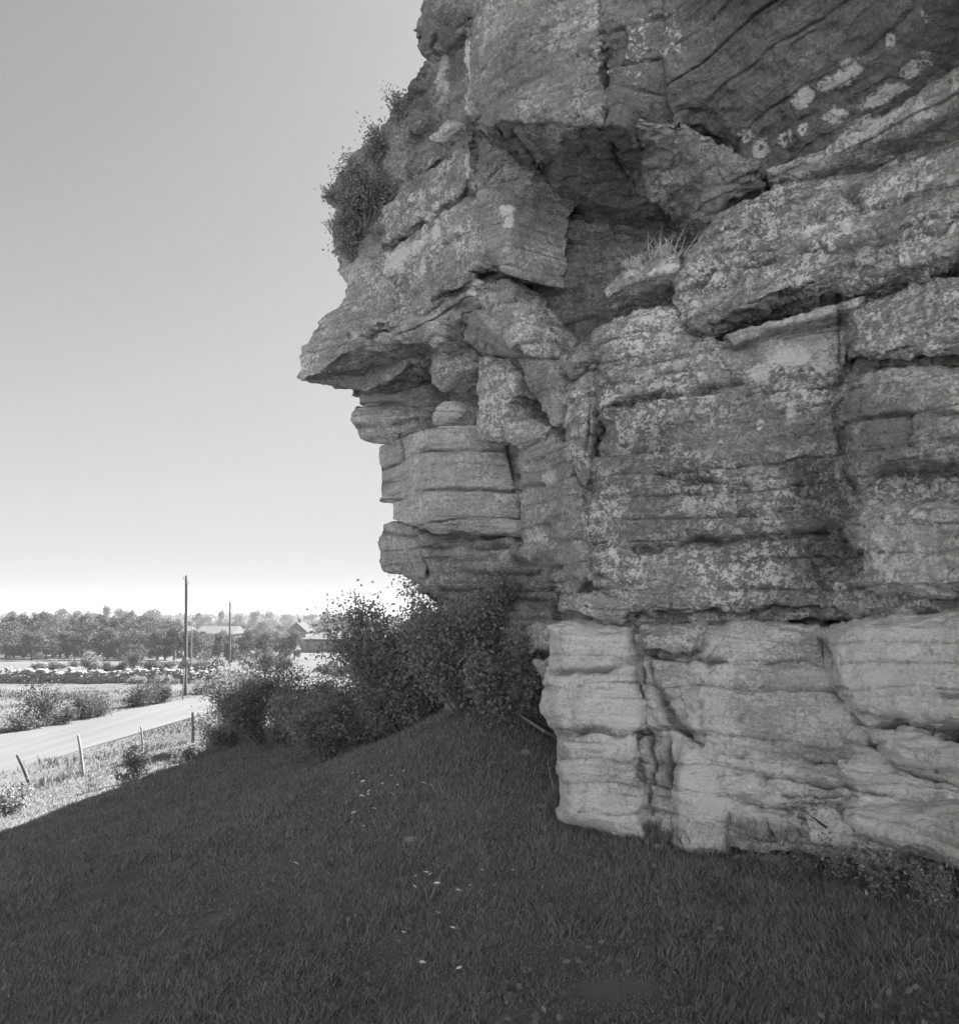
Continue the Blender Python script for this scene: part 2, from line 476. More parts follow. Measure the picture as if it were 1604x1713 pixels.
def rock(name, facets, thick=1.2, bulge=.06, rough=1.0, tone=.30, crust=.6, into=(.66, .75), label=None, step=4.0, vox=.0026, soft=26, fold=True):
    """a rock: its outline stands at its own distance and is carried back into the cliff, then remeshed and weathered"""
    allp = [p for f in facets for p in f]
    x0, x1 = min(p[0] for p in allp), max(p[0] for p in allp); y0, y1 = min(p[1] for p in allp), max(p[1] for p in allp)
    gx = np.arange(x0 - step, x1 + 2 * step, step); gy = np.arange(y0 - step, y1 + 2 * step, step)
    X, Yp = np.meshgrid(gx, gy)
    # wavy outline so that edges read as broken stone
    w = np.stack([X * .03, Yp * .03, 0 * X + len(name) + facets[0][0][0]], -1).reshape(-1, 3)
    wx = (fbm(w * 1.4, 3, 31) * 6 * rough).reshape(X.shape); wy = (fbm(w * 1.4, 3, 47) * 4 * rough).reshape(X.shape)
    inside = np.zeros(X.shape, bool); D = np.full(X.shape, np.nan)
    for f in facets:
        k = inpoly(X + wx, Yp + wy, f)
        dd = facet_depth(X, Yp, f)
        D = np.where(k & (np.isnan(D) | (dd < D)), dd, D)
        inside |= k
    # distance to the outline of the union (numpy erosion)
    e = inside.copy(); dist = np.zeros(X.shape)
    for i in range(12):
        pad = np.pad(e, 1)
        e = pad[1:-1, 1:-1] & pad[:-2, 1:-1] & pad[2:, 1:-1] & pad[1:-1, :-2] & pad[1:-1, 2:]
        dist += e
    dist = np.clip(dist * step / soft, 0, 1)
    meanD = np.nanmean(D)
    if meanD < 7.8 and x0 > 900 and y0 > 1020: D = D - .55 * np.clip((Yp - 1040) / 380, 0, 1) ** 1.1
    D = D + bulge * (1 - dist) ** 2 * 1.4
    for poly, dep in HOLLOWS:
        if meanD < 8:
            k = inpoly(X, Yp, poly); s = np.clip((polydist(X, Yp, poly) + 5 * np.sin(X * .09 + Yp * .13)) / 26, 0, 1)
            D = D + np.where(k, dep * s, 0)
    ids = -np.ones(X.shape, int); ids[inside] = np.arange(inside.sum())
    front = P(X[inside], Yp[inside], D[inside])
    nf = len(front)
    ti = np.array([into[0], into[1], 0.0]) / hypot(*into) * thick
    back = front + ti
    back[:, 2] = front[:, 2]
    V = np.concatenate([front, back])
    quads = []
    a, b_, c, d = ids[:-1, :-1], ids[:-1, 1:], ids[1:, 1:], ids[1:, :-1]
    ok = (a >= 0) & (b_ >= 0) & (c >= 0) & (d >= 0)
    qf = np.stack([a[ok], d[ok], c[ok], b_[ok]], -1)
    used = np.unique(qf)
    edges = {}
    for q_ in qf:
        for i in range(4):
            e_ = (q_[i], q_[(i + 1) % 4])
            if (e_[1], e_[0]) in edges: del edges[(e_[1], e_[0])]
            else: edges[e_] = 1
    faces = qf.tolist() + (qf[:, ::-1] + nf).tolist() + [[e_[1], e_[0], e_[0] + nf, e_[1] + nf] for e_ in edges]
    me = bpy.data.meshes.new('tmp'); me.from_pydata(V.tolist(), [], faces); me.update()
    o = bpy.data.objects.new('tmp', me); C.objects.link(o)
    md = o.modifiers.new('r', 'REMESH'); md.mode = 'VOXEL'; md.voxel_size = vox * meanD; md.adaptivity = 0
    sm = o.modifiers.new('s', 'SMOOTH'); sm.factor = .5; sm.iterations = 1
    dg = bpy.context.evaluated_depsgraph_get()
    ev = o.evaluated_get(dg); m2 = bpy.data.meshes.new_from_object(ev)
    bpy.data.objects.remove(o); bpy.data.meshes.remove(me)
    n = len(m2.vertices)
    co = np.empty(n * 3); m2.vertices.foreach_get('co', co); co = co.reshape(-1, 3)
    no = np.empty(n * 3); m2.vertices.foreach_get('normal', no); no = no.reshape(-1, 3)
    # weathering: laminated layers, lumps, pits
    facing = (no * -co / np.linalg.norm(co, axis=1)[:, None]).sum(1)
    sel = np.where(facing > -.35)[0]
    d = np.zeros(n)
    c_, hz = co[sel], np.sqrt(np.clip(1 - no[sel, 2] ** 2, 0, 1))
    warp = fbm(c_ * .8, 2, 3)[:, None] * np.array([0, 0, .10])
    cw = c_ + warp
    s1 = vnoise(cw * np.array([.5, .5, 6.0]), 71); s2 = fbm(cw * np.array([1.3, 1.3, 21.0]), 2, 83)
    lump = fbm(c_ * 2.3, 4, 13); pit = fbm(c_ * 11, 3, 29)
    amp = sstep(-.3, .5, fbm(c_ * .9, 2, 55))
    # broken beds: every bed is split into blocks that stand more or less proud
    wob = fbm(c_ * 3.1, 2, 61) * .05
    zl = (cw[:, 2] + wob * .6) * 4.6 + vnoise(cw * np.array([.2, .2, 2.0]), 41) * .8
    li_ = np.floor(zl)
    al = (c_[:, 0] * .8 - c_[:, 1] * .6 + wob * 1.5) * 1.7 + _h(li_, li_ * 0, li_ * 0, 5) * 9
    ci = np.floor(al)
    blk = _h(li_, ci, li_ * 0, 7) * 2 - 1
    zl2 = (cw[:, 2] + wob * .3) * 15; l2 = np.floor(zl2)
    al2 = (c_[:, 0] * .8 - c_[:, 1] * .6 + wob) * 3.3 + _h(l2, l2 * 0, l2 * 0, 6) * 9
    blk2 = _h(l2, np.floor(al2), l2 * 0, 8) * 2 - 1
    fz = zl - li_; bed = -np.clip(1 - np.minimum(fz, 1 - fz) * 14, 0, 1) * (_h(li_, ci, li_ * 0, 17) > .35)
    d[sel] = hz * (s1 * .022 + s2 * .014 * (.3 + amp) + blk * .042 * (.35 + amp) + blk2 * .022 * (.25 + amp) + bed * .036) + lump * .055 + fbm(c_ * 6, 2, 91) * .022 + pit * .022
    d *= rough
    bt = np.zeros(n); fz2 = zl2 - l2
    bt[sel] = sstep(.55, .95, hz) * (np.clip(-bed, 0, 1) * .8 + np.clip(1 - np.minimum(fz2, 1 - fz2) * 6, 0, 1) * (blk2 > .1) * .35)
    px, py = proj(co)
    Yv = co[:, 1]
    # cracks only bite into the outer face
    cr = np.zeros(n)
    bb = (px.min(), px.max(), py.min(), py.max())
    for pl, wd, dep in CRACKS:
        if dep <= 0 or max(p[0] for p in pl) < bb[0] or min(p[0] for p in pl) > bb[1] or max(p[1] for p in pl) < bb[2] or min(p[1] for p in pl) > bb[3]: continue
        wob = fbm(np.stack([px * .03, py * .03, 0 * px], -1), 3, 5) * 9 * min(1, wd / 4)
        dd = polydist(px + wob, py + wob, pl, False)
        vn = np.clip(.78 + 1.3 * fbm(np.stack([px * .022, py * .022, 0 * px + wd], -1), 3, 15), .15, 1.3)
        cr = np.maximum(cr, dep * vn * np.exp(-(dd / (wd * (.55 + .5 * vn))) ** 2))
    co2 = co + no * (d - cr * (facing > .1))[:, None]
    m2.vertices.foreach_set('co', co2.ravel())
    li = np.zeros(n)
    for cx_, cy_, rx, ry, an, s in LICHEN:
        if cx_ + 60 < bb[0] or cx_ - 60 > bb[1] or cy_ + 100 < bb[2] or cy_ - 100 > bb[3]: continue
        ca, sa = math.cos(R(an)), math.sin(R(an))
        u = ((px - cx_) * ca + (py - cy_) * sa) / rx; v = (-(px - cx_) * sa + (py - cy_) * ca) / ry
        hh = np.hypot(u, v); pr = np.clip(1.35 - hh * .8, 0, 1) * (hh < 1.6)
        if rx < 16 and ry < 20 and cx_ > 1200: pr = pr - .75 * np.exp(-(hh / .35) ** 2)
        li = np.maximum(li, .82 * s * pr)
    tn = tone * (1 - .62 * np.clip(cr / .06, 0, 1))     # crack shade put into the tone
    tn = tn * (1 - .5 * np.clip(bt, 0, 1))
    for cx_, cy_, rx, ry, f_ in DARK_PATCHES:
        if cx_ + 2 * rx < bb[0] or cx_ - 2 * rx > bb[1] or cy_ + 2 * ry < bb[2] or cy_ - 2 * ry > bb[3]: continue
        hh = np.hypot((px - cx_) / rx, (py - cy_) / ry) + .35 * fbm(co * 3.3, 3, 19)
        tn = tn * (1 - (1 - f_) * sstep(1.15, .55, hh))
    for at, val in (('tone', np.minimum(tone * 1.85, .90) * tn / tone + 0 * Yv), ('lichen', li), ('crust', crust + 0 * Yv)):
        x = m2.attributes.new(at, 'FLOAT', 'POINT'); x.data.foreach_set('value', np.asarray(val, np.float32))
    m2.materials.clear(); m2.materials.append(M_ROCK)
    m2.polygons.foreach_set('use_smooth', [True] * len(m2.polygons))
    m2.update(); m2.name = name
    ob = bpy.data.objects.new(name, m2); C.objects.link(ob); setp(ob, CLIFF)
    if label: ob['label'] = label
    return ob

RI = (.45, .89); LE = (.85, .52)
# --- inner mass, behind everything
rock('rock_core', [[(735,60,11.5),(800,-60,10.5),(1000,-60,9.6),(1300,-60,8.6),(1680,-60,7.4),(1680,700,7.4),(1300,700,8.8),(1000,700,10.5),(860,620,11.2),(740,620,12.6),(620,560,13.4),(600,480,13.4),(590,330,13.6),(650,240,12.8)],
                   [(640,560,13.0),(1000,560,10.3),(1300,700,8.6),(1680,700,7.2),(1680,1480,6.6),(1400,1430,7.0),(1150,1420,7.9),(1000,1380,8.3),(960,1230,8.8),(920,1200,10.4),(760,1220,12.2),(755,1040,12.6),(730,980,13.0),(680,940,13.4),(665,700,13.4),(630,640,13.2)]],
     thick=3.0, into=(.8, .6), tone=.24, rough=1.6, step=8, vox=.008)
# --- base tier, right
rock('rock_block', [[(912,1047,7.45),(960,1036,7.4),(1064,1043,7.2),(1075,1100,7.15),(1086,1222,7.05),(1090,1420,6.85),(1010,1400,7.0),(935,1370,7.2),(925,1262,7.35),(933,1232,7.4),(910,1189,7.45),(905,1130,7.5),(917,1101,7.5)]],
     1.4, .22, .9, .62, .2, RI, label='pale rounded block at the foot of the cliff')
rock('rock_wall', [[(1064,1050,7.3),(1182,1042,7.0),(1400,1040,6.5),(1680,1030,5.9),(1680,1500,5.35),(1571,1470,5.65),(1400,1440,6.05),(1260,1435,6.45),(1045,1420,7.2),(1042,1222,7.4),(1045,1100,7.45),(1050,1050,7.4)]],
     1.2, .06, 1.6, .56, .35, RI)
rock('rock_block', [[(1060,1060,7.1),(1075,1043,7.05),(1182,1040,6.8),(1184,1096,6.75),(1150,1104,6.8),(1080,1100,7.0),(1060,1080,7.1)]], .7, .12, .8, .38, .6, RI)
rock('rock_pillar', [[(1184,1106,6.95),(1212,1104,6.85),(1222,1200,6.8),(1240,1300,6.65),(1230,1440,6.5),(1124,1430,6.75),(1120,1290,6.85),(1135,1225,6.9),(1170,1240,6.95)]], .8, .10, .7, .66, .1, RI, label='smooth pale water-worn rib')
rock('rock_block', [[(1379,1052,6.15),(1450,1030,5.85),(1680,1020,5.15),(1680,1230,5.0),(1571,1218,5.3),(1450,1204,5.7),(1428,1200,5.8),(1386,1150,6.0),(1370,1100,6.12)]],
     1.2, .22, .9, .62, .2, RI, label='large pale bulge jutting at mid height')
rock('rock_block', [[(1450,1218,5.85),(1680,1234,5.2),(1680,1310,5.15),(1571,1300,5.4),(1500,1284,5.68),(1460,1242,5.85)]], 1.0, .12, .8, .6, .2, RI)
rock('rock_block', [[(1403,1345,6.0),(1500,1338,5.75),(1680,1345,5.2),(1680,1500,5.0),(1571,1450,5.4),(1440,1405,5.85),(1408,1380,6.0)]], 1.0, .14, .8, .58, .2, RI)
# --- middle tier, right
rock('rock_wall', [[(1000,600,7.4),(994,660,7.4),(1000,720,7.45),(985,800,7.5),(972,822,7.5),(972,887,7.5),(990,922,7.45),(984,962,7.45),(1000,1000,7.4),(990,1042,7.4),(1064,1050,7.2),(1300,1042,6.65),(1680,1036,5.75),(1680,590,5.7),(1420,600,6.3),(1300,600,6.7)]],
     1.4, .14, 1.7, .28, .9, RI, label='broad lichen-crusted wall of thin layers')
rock('rock_block', [[(941,645,7.75),(1000,612,7.5),(1012,672,7.45),(995,800,7.6),(977,822,7.75),(960,795,7.8),(946,765,7.85),(943,704,7.8)]], .9, .14, .9, .40, .9, RI)
rock('rock_block', [[(1403,655,6.2),(1430,622,6.05),(1575,608,5.6),(1680,606,5.3),(1680,785,5.3),(1571,782,5.6),(1470,792,5.95),(1440,835,6.1),(1425,830,6.2),(1408,760,6.2),(1398,700,6.25)]], 1.0, .14, 1.0, .30, .6, RI)
rock('rock_block', [[(1405,888,6.15),(1440,852,6.0),(1500,838,5.8),(1680,830,5.2),(1680,1000,5.2),(1571,998,5.5),(1480,1000,5.8),(1442,985,6.0),(1432,930,6.1),(1410,905,6.15)]], 1.0, .20, 1.1, .42, .7, RI)
rock('rock_ledge', [[(930,998,7.5),(990,988,7.35),(1060,1000,7.1),(1068,1040,7.05),(1000,1034,7.25),(936,1022,7.5)]], .8, .08, .9, .42, .8, RI)
rock('rock_ledge', [[(1000,925,7.35),(1100,915,7.05),(1240,908,6.75),(1330,903,6.55),(1300,960,6.6),(1290,1022,6.6),(1060,1030,7.1),(1000,1000,7.35),(985,960,7.4)]], .8, .10, 1.1, .36, .95, RI)
rock('rock_block', [[(995,563,7.45),(1000,545,7.42),(1015,535,7.4),(1057,518,7.25),(1127,506,7.1),(1165,556,6.95),(1212,577,6.85),(1225,640,6.8),(1150,650,6.95),(1090,656,7.1),(1015,676,7.35),(994,650,7.45),(998,612,7.45)]],
     1.3, .13, 1.2, .38, .9, RI, label='rounded block with an arched top edge')
rock('rock_wall', [[(1200,570,7.0),(1425,520,6.45),(1425,665,6.4),(1260,668,6.8),(1200,655,6.95)]], .6, .04, .7, .34, .5, RI)
rock('rock_block', [[(1404,535,6.15),(1415,512,6.1),(1444,496,6.0),(1680,445,5.25),(1680,602,5.3),(1575,604,5.6),(1425,612,6.1),(1410,600,6.15)]], 1.0, .14, .9, .33, .8, RI)
rock('rock_ledge', [[(1200,562,6.75),(1260,541,6.55),(1312,529,6.4),(1448,490,6.0),(1450,500,6.0),(1432,518,6.05),(1350,538,6.3),(1290,552,6.5),(1223,582,6.7)]], .7, .04, .7, .40, .6, RI, label='thin pale ledge over a dark slot')
rock('rock_slab', [[(1125,501,7.1),(1140,426,7.15),(1196,364,7.1),(1301,306,6.85),(1366,296,6.6),(1424,291,6.4),(1575,229,5.85),(1680,190,5.5),(1680,405,5.2),(1575,433,5.4),(1463,480,5.75),(1328,488,6.15),(1212,534,6.6),(1165,557,6.8)]],
     1.3, .08, 1.5, .35, .9, RI, label='wide tilted slab with grooves across its face')
rock('rock_ledge', [[(1003,480,7.45),(1038,449,7.35),(1135,418,7.05),(1140,445,7.05),(1045,478,7.35),(1010,500,7.45)],[(1010,500,7.45),(1045,478,7.35),(1140,445,7.05),(1132,505,7.75),(1057,524,8.0),(1020,538,8.1)]],
     .7, .03, .8, .34, .7, RI, label='pointed ledge with dry grass on top')
# --- roof and overhang, top right
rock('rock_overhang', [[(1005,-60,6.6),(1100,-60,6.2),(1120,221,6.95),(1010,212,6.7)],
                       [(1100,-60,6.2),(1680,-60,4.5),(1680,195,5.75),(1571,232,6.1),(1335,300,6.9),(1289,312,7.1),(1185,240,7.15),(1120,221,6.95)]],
     1.6, .05, 1.3, .14, .3, RI, label='dark underside of the roof with pale lichen rings')  # shade under the roof deepened in its tone
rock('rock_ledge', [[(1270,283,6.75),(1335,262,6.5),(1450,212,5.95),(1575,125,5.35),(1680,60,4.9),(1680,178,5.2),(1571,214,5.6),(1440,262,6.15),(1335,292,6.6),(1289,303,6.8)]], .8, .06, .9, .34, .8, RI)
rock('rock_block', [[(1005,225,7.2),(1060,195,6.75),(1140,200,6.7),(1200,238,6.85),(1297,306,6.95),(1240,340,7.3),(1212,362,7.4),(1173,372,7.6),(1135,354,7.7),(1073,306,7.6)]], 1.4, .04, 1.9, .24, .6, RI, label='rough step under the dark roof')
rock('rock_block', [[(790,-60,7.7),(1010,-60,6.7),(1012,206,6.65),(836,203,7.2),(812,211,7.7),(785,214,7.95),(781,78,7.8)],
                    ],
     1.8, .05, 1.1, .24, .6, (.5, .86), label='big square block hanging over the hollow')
rock('rock_overhang', [[(812,213,7.75),(836,205,7.27),(1012,208,6.75),(1130,217,7.05),(1140,350,8.0),(1000,380,8.9),(935,332,8.5),(898,289,8.2),(858,247,7.98)]], 1.2, .02, 1.3, .12, .3, (.5, .86), label='dark underside of the square hanging block')  # shade below the block put into a darker tone
rock('rock_wall', [[(800,240,8.9),(1300,230,8.6),(1300,420,8.2),(1140,600,8.2),(1000,660,8.6),(900,660,9.2),(840,580,9.6),(845,460,9.2),(860,328,9.0)]], 1.4, .1, 2.0, .13, .5, (.6, .8), label='dark back wall of the hollow')  # overhang's shade put into the wall's tone
rock('rock_slab', [[(791,399,8.7),(792,305,8.65),(800,240,8.55),(810,212,8.45),(858,247,8.3),(898,289,8.2),(892,305,8.2),(862,328,8.35),(852,464,8.5),(820,445,8.6)]], .8, .04, .6, .25, .5, LE, label='smooth sloping face')
# --- upper left
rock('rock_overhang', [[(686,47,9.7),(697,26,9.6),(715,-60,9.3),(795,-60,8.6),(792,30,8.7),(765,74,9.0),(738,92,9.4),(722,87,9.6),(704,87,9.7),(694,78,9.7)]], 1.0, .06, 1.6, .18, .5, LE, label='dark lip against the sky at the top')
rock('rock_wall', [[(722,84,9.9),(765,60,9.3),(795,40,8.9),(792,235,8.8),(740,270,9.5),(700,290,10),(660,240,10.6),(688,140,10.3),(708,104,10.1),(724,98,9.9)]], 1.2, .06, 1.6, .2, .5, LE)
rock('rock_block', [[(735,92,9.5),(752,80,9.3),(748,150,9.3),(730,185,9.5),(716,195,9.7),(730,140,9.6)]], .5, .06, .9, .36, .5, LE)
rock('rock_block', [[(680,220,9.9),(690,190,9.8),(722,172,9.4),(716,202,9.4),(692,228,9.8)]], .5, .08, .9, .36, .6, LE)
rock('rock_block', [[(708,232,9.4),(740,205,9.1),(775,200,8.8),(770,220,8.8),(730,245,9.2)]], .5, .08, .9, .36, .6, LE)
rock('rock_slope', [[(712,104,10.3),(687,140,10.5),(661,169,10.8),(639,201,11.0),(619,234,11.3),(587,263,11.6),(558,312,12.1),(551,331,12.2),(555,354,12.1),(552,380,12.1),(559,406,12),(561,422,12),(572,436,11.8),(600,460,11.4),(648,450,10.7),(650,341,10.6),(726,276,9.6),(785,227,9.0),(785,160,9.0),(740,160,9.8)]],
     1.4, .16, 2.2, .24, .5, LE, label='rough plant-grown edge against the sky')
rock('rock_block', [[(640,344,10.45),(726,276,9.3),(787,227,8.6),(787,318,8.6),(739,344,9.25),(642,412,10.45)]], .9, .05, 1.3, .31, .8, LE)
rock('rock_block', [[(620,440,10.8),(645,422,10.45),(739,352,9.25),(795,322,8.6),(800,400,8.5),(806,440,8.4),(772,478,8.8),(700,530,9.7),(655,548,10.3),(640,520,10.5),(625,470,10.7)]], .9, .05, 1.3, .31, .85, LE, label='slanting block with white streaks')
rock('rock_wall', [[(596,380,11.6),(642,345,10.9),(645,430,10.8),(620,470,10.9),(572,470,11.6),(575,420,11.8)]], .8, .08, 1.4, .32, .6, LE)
rock('rock_ledge', [[(573,432,11.5),(559,451,11.5),(566,462,11.4),(577,468,11.3),(577,500,11.2),(561,519,11.3),(534,541,11.3),(520,561,11.3),(501,584,11.2),(504,600,11.1),(494,632,11.0),(499,640,11.0),(535,625,10.8),(580,585,10.5),(625,545,10.2),(660,548,9.9),(660,440,10.6),(620,430,10.9)],
                    [(499,640,11.0),(535,625,10.8),(580,585,10.5),(640,545,10.0),(662,572,9.95),(712,560,9.9),(735,590,11.0),(718,632,11.7),(640,634,12.3),(597,667,12.6),(561,653,12.0),(535,640,11.6)]],
     1.0, .05, 1.2, .32, .6, LE, label='ledge jutting out over the sky')
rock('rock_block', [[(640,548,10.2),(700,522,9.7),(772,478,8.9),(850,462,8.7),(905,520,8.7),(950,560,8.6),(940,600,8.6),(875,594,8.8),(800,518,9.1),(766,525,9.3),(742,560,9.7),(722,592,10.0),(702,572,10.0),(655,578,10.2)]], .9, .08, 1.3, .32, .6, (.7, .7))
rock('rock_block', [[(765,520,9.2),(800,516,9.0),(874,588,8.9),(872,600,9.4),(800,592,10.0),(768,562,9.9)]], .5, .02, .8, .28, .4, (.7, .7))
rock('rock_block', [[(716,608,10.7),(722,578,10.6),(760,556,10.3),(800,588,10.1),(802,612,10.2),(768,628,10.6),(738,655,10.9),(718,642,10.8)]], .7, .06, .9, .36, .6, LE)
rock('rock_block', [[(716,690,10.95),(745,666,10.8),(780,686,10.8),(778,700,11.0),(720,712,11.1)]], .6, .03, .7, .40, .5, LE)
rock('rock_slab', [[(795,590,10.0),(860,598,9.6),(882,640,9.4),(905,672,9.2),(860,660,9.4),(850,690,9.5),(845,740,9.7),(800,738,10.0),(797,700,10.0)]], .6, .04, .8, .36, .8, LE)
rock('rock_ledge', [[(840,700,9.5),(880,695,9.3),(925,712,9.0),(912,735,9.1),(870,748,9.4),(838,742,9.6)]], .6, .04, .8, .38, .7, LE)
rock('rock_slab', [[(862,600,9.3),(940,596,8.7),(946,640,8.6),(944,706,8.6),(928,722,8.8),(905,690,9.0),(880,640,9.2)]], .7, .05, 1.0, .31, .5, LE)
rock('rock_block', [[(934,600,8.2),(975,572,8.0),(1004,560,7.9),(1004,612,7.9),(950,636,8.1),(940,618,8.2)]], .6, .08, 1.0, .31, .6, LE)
# --- buttress against the sky
rock('rock_block', [[(596,629,12.4),(720,627,12.0),(720,680,12.0),(597,680,12.4)]], .8, .03, .6, .30, .3, (.8, .6))
rock('rock_block', [[(585,691,12.0),(592,676,12.1),(720,674,11.7),(722,708,11.7),(672,732,11.9),(639,742,12.0),(597,735,12.1),(595,721,12.1),(587,707,12.0)]], 1.0, .14, .8, .31, .5, (.8, .6), label='rounded layer hanging under the ledge')
rock('rock_block', [[(635,744,12.7),(719,712,11.0),(731,870,11.0),(690,882,11.6),(655,871,12.2),(655,842,12.4),(635,840,12.7)],[(719,712,11.0),(852,705,10.9),(862,790,10.85),(870,868,10.85),(731,870,11.0)]], 1.3, .01, .35, .37, .45, (.8, .6), soft=8, step=3, vox=.0019, label='squared buttress block split by two level cracks')
rock('rock_ledge', [[(688,879,11.1),(730,870,10.7),(800,864,10.6),(872,870,10.6),(890,882,10.5),(862,896,10.7),(790,892,10.8),(720,892,11.0)]], 1.0, .05, .7, .37, .4, (.8, .6), label='thin lens-shaped ledge')
rock('rock_block', [[(635,874,13.0),(660,871,12.8),(702,882,12.2),(714,950,12.2),(706,985,12.2),(674,963,12.7),(635,958,13.0),(632,908,13.0),(636,890,13.0)]], .9, .06, .7, .31, .5, (.8, .6), label='column edge against the sky')
rock('rock_wall', [[(697,890,11.7),(790,896,11.4),(905,900,10.8),(935,960,10.4),(935,1040,10.2),(905,1100,10.2),(900,1260,10.0),(745,1260,11.5),(735,1100,12.0),(745,1030,12.0),(730,1014,12.1),(704,995,12.2),(703,982,12.1),(714,955,11.9),(702,930,11.8)]], 1.4, .08, 1.5, .29, .5, (.85, .5), label='thin-layered wall behind the bushes')
rock('rock_wall', [[(862,760,9.9),(868,742,9.8),(925,716,9.0),(948,740,8.6),(977,822,8.4),(977,887,8.3),(992,925,8.2),(988,962,8.1),(960,1000,8.6),(905,985,9.3),(872,900,9.9),(862,820,10.0)]], 1.0, .08, 1.3, .30, .55, (.8, .6))
rock('rock_block', [[(872,735,9.5),(905,712,9.2),(925,716,9.1),(915,760,9.2),(880,765,9.5)]], .5, .06, .9, .34, .6, LE)
rock('rock_ledge', [[(866,930,9.6),(872,900,9.6),(920,890,9.1),(975,905,8.5),(985,935,8.4),(935,952,9.1),(900,950,9.4)]], .7, .06, .9, .33, .7, LE)
rock('rock_block', [[(873,1052,9.6),(890,1040,9.4),(940,1036,8.8),(940,1090,8.8),(884,1096,9.4)]], .7, .07, .9, .30, .5, LE)
rock('rock_block', [[(890,1102,9.0),(935,1096,8.5),(930,1150,8.5),(905,1140,8.8)]], .7, .07, .9, .30, .5, LE)
# --- hidden plateau carrying the cliff right and back, shaped to set its shadow edge
PL = [(1.9,9.9),(3.4,8.2),(5.2,6.3),(6.2,3.5),(6.6,1.5),(12,0),(60,-3),(60,90),(8,90),(4.5,50),(2.6,36),(1.8,24),(1.6,14)]
V = []; Fc = []
n_ = len(PL); lev = [(-8, 0), (-2, .0), (1, .3), (4, .1), (7, .4), (9.2, .9), (10.2, 2.2)]
cxp, cyp = 20, 25
for z, inn in lev:
    for x, y in PL:
        d_ = hypot(cxp - x, cyp - y); V.append((x + (cxp - x) / d_ * inn, y + (cyp - y) / d_ * inn, z + (.7 * math.sin(x * 2 + y) if z > 9 else 0)))
for i in range(len(lev) - 1):
    for k in range(n_):
        k2 = (k + 1) % n_
        Fc.append((i * n_ + k, i * n_ + k2, (i + 1) * n_ + k2, (i + 1) * n_ + k))
V.append((cxp, cyp, 11.5)); t_ = (len(lev) - 1) * n_
for k in range(n_): Fc.append((t_ + k, t_ + (k + 1) % n_, len(V) - 1))
o = mesh_obj('rock_plateau', V, Fc, M_ROCK, CLIFF, attrs={'tone': [.3] * len(V), 'lichen': [0] * len(V), 'crust': [.5] * len(V)})

# ------------------------------------------------------------------ vegetation
def ground_at(px, py):
    d = P(px, py, 1.0)
    Y = 1.5
    for k in range(4000):
        p = d * Y
        if p[2] < gz(p[0], p[1]): return p
        Y *= 1.003
    return d * Y
def fast_mesh(name, V, nper, mat, parent=None):
    """V: faces x nper x 3, unconnected polygons"""
    V = np.asarray(V, np.float32); nf = len(V)
    me = bpy.data.meshes.new(name)
    me.vertices.add(nf * nper); me.vertices.foreach_set('co', V.ravel())
    me.loops.add(nf * nper); me.loops.foreach_set('vertex_index', np.arange(nf * nper, dtype=np.int32))
    me.polygons.add(nf); me.polygons.foreach_set('loop_start', np.arange(0, nf * nper, nper, dtype=np.int32))
    me.polygons.foreach_set('loop_total', np.full(nf, nper, np.int32))
    me.materials.append(mat); me.update(calc_edges=True); me.validate()
    o = bpy.data.objects.new(name, me); C.objects.link(o)
    if parent: setp(o, parent)
    return o
def leaves(c, size, flat=0.0, asp=.55, rng=RNG):
    """leaf shaped quads round the centres c"""
    n = len(c)
    d = rng.normal(size=(n, 3)); d[:, 2] *= (1 - flat); d /= np.linalg.norm(d, axis=1)[:, None]
    e = rng.normal(size=(n, 3)); e[:, 2] *= (1 - flat)
    e -= (e * d).sum(1)[:, None] * d; e /= np.linalg.norm(e, axis=1)[:, None]
    s = size * rng.uniform(.6, 1.3, n)[:, None]
    a = d * s; b = e * s * asp
    return np.stack([c - a, c + b - a * .1, c + a, c - b - a * .1], 1)
def grow(base, h, w, dpt, nstem, ntwig, rng, lean=(0, 0)):
    """stems and twigs: list of polylines with radii, and the tip points"""
    stems = []; tips = []
    for i in range(nstem):
        a = rng.uniform(0, 2 * math.pi); rr = rng.uniform(.1, 1) ** .6
        top = np.array([math.cos(a) * w * .5 * rr + lean[0], math.sin(a) * dpt * .5 * rr + lean[1], h * rng.uniform(.55, 1.0) * (1 - .35 * rr ** 2)])
        b0 = np.array([math.cos(a) * w * .08 * rr, math.sin(a) * dpt * .08 * rr, -.08])
        pts = []
        ph = rng.normal(size=3) * .06 * h
        for t in np.linspace(0, 1, 7):
            p = b0 * (1 - t) + top * t
            p[2] = b0[2] + (top[2] - b0[2]) * (t ** .8)
            pts.append(base + p + ph * math.sin(t * 5))
        stems.append((pts, [max(.004, .012 * h * (1 - .85 * t)) for t in np.linspace(0, 1, 7)]))
        for j in range(ntwig):
            t = rng.uniform(.25, 1.0); k = min(5, int(t * 6)); f = t * 6 - k
            p = pts[k] * (1 - f) + pts[k + 1] * f
            d = rng.normal(size=3); d[2] = abs(d[2]) * .8; d /= np.linalg.norm(d)
            ln = h * rng.uniform(.08, .24)
            q1 = p + d * ln * .5 + rng.normal(size=3) * .02 * h; q2 = p + d * ln + rng.normal(size=3) * .03 * h
            stems.append(([p, q1, q2], [.0045 * h ** .5, .003, .0015]))
            for u in np.linspace(.15, 1.1, 7): tips.append(p * (1 - u) + q2 * u)
    return stems, np.array(tips)
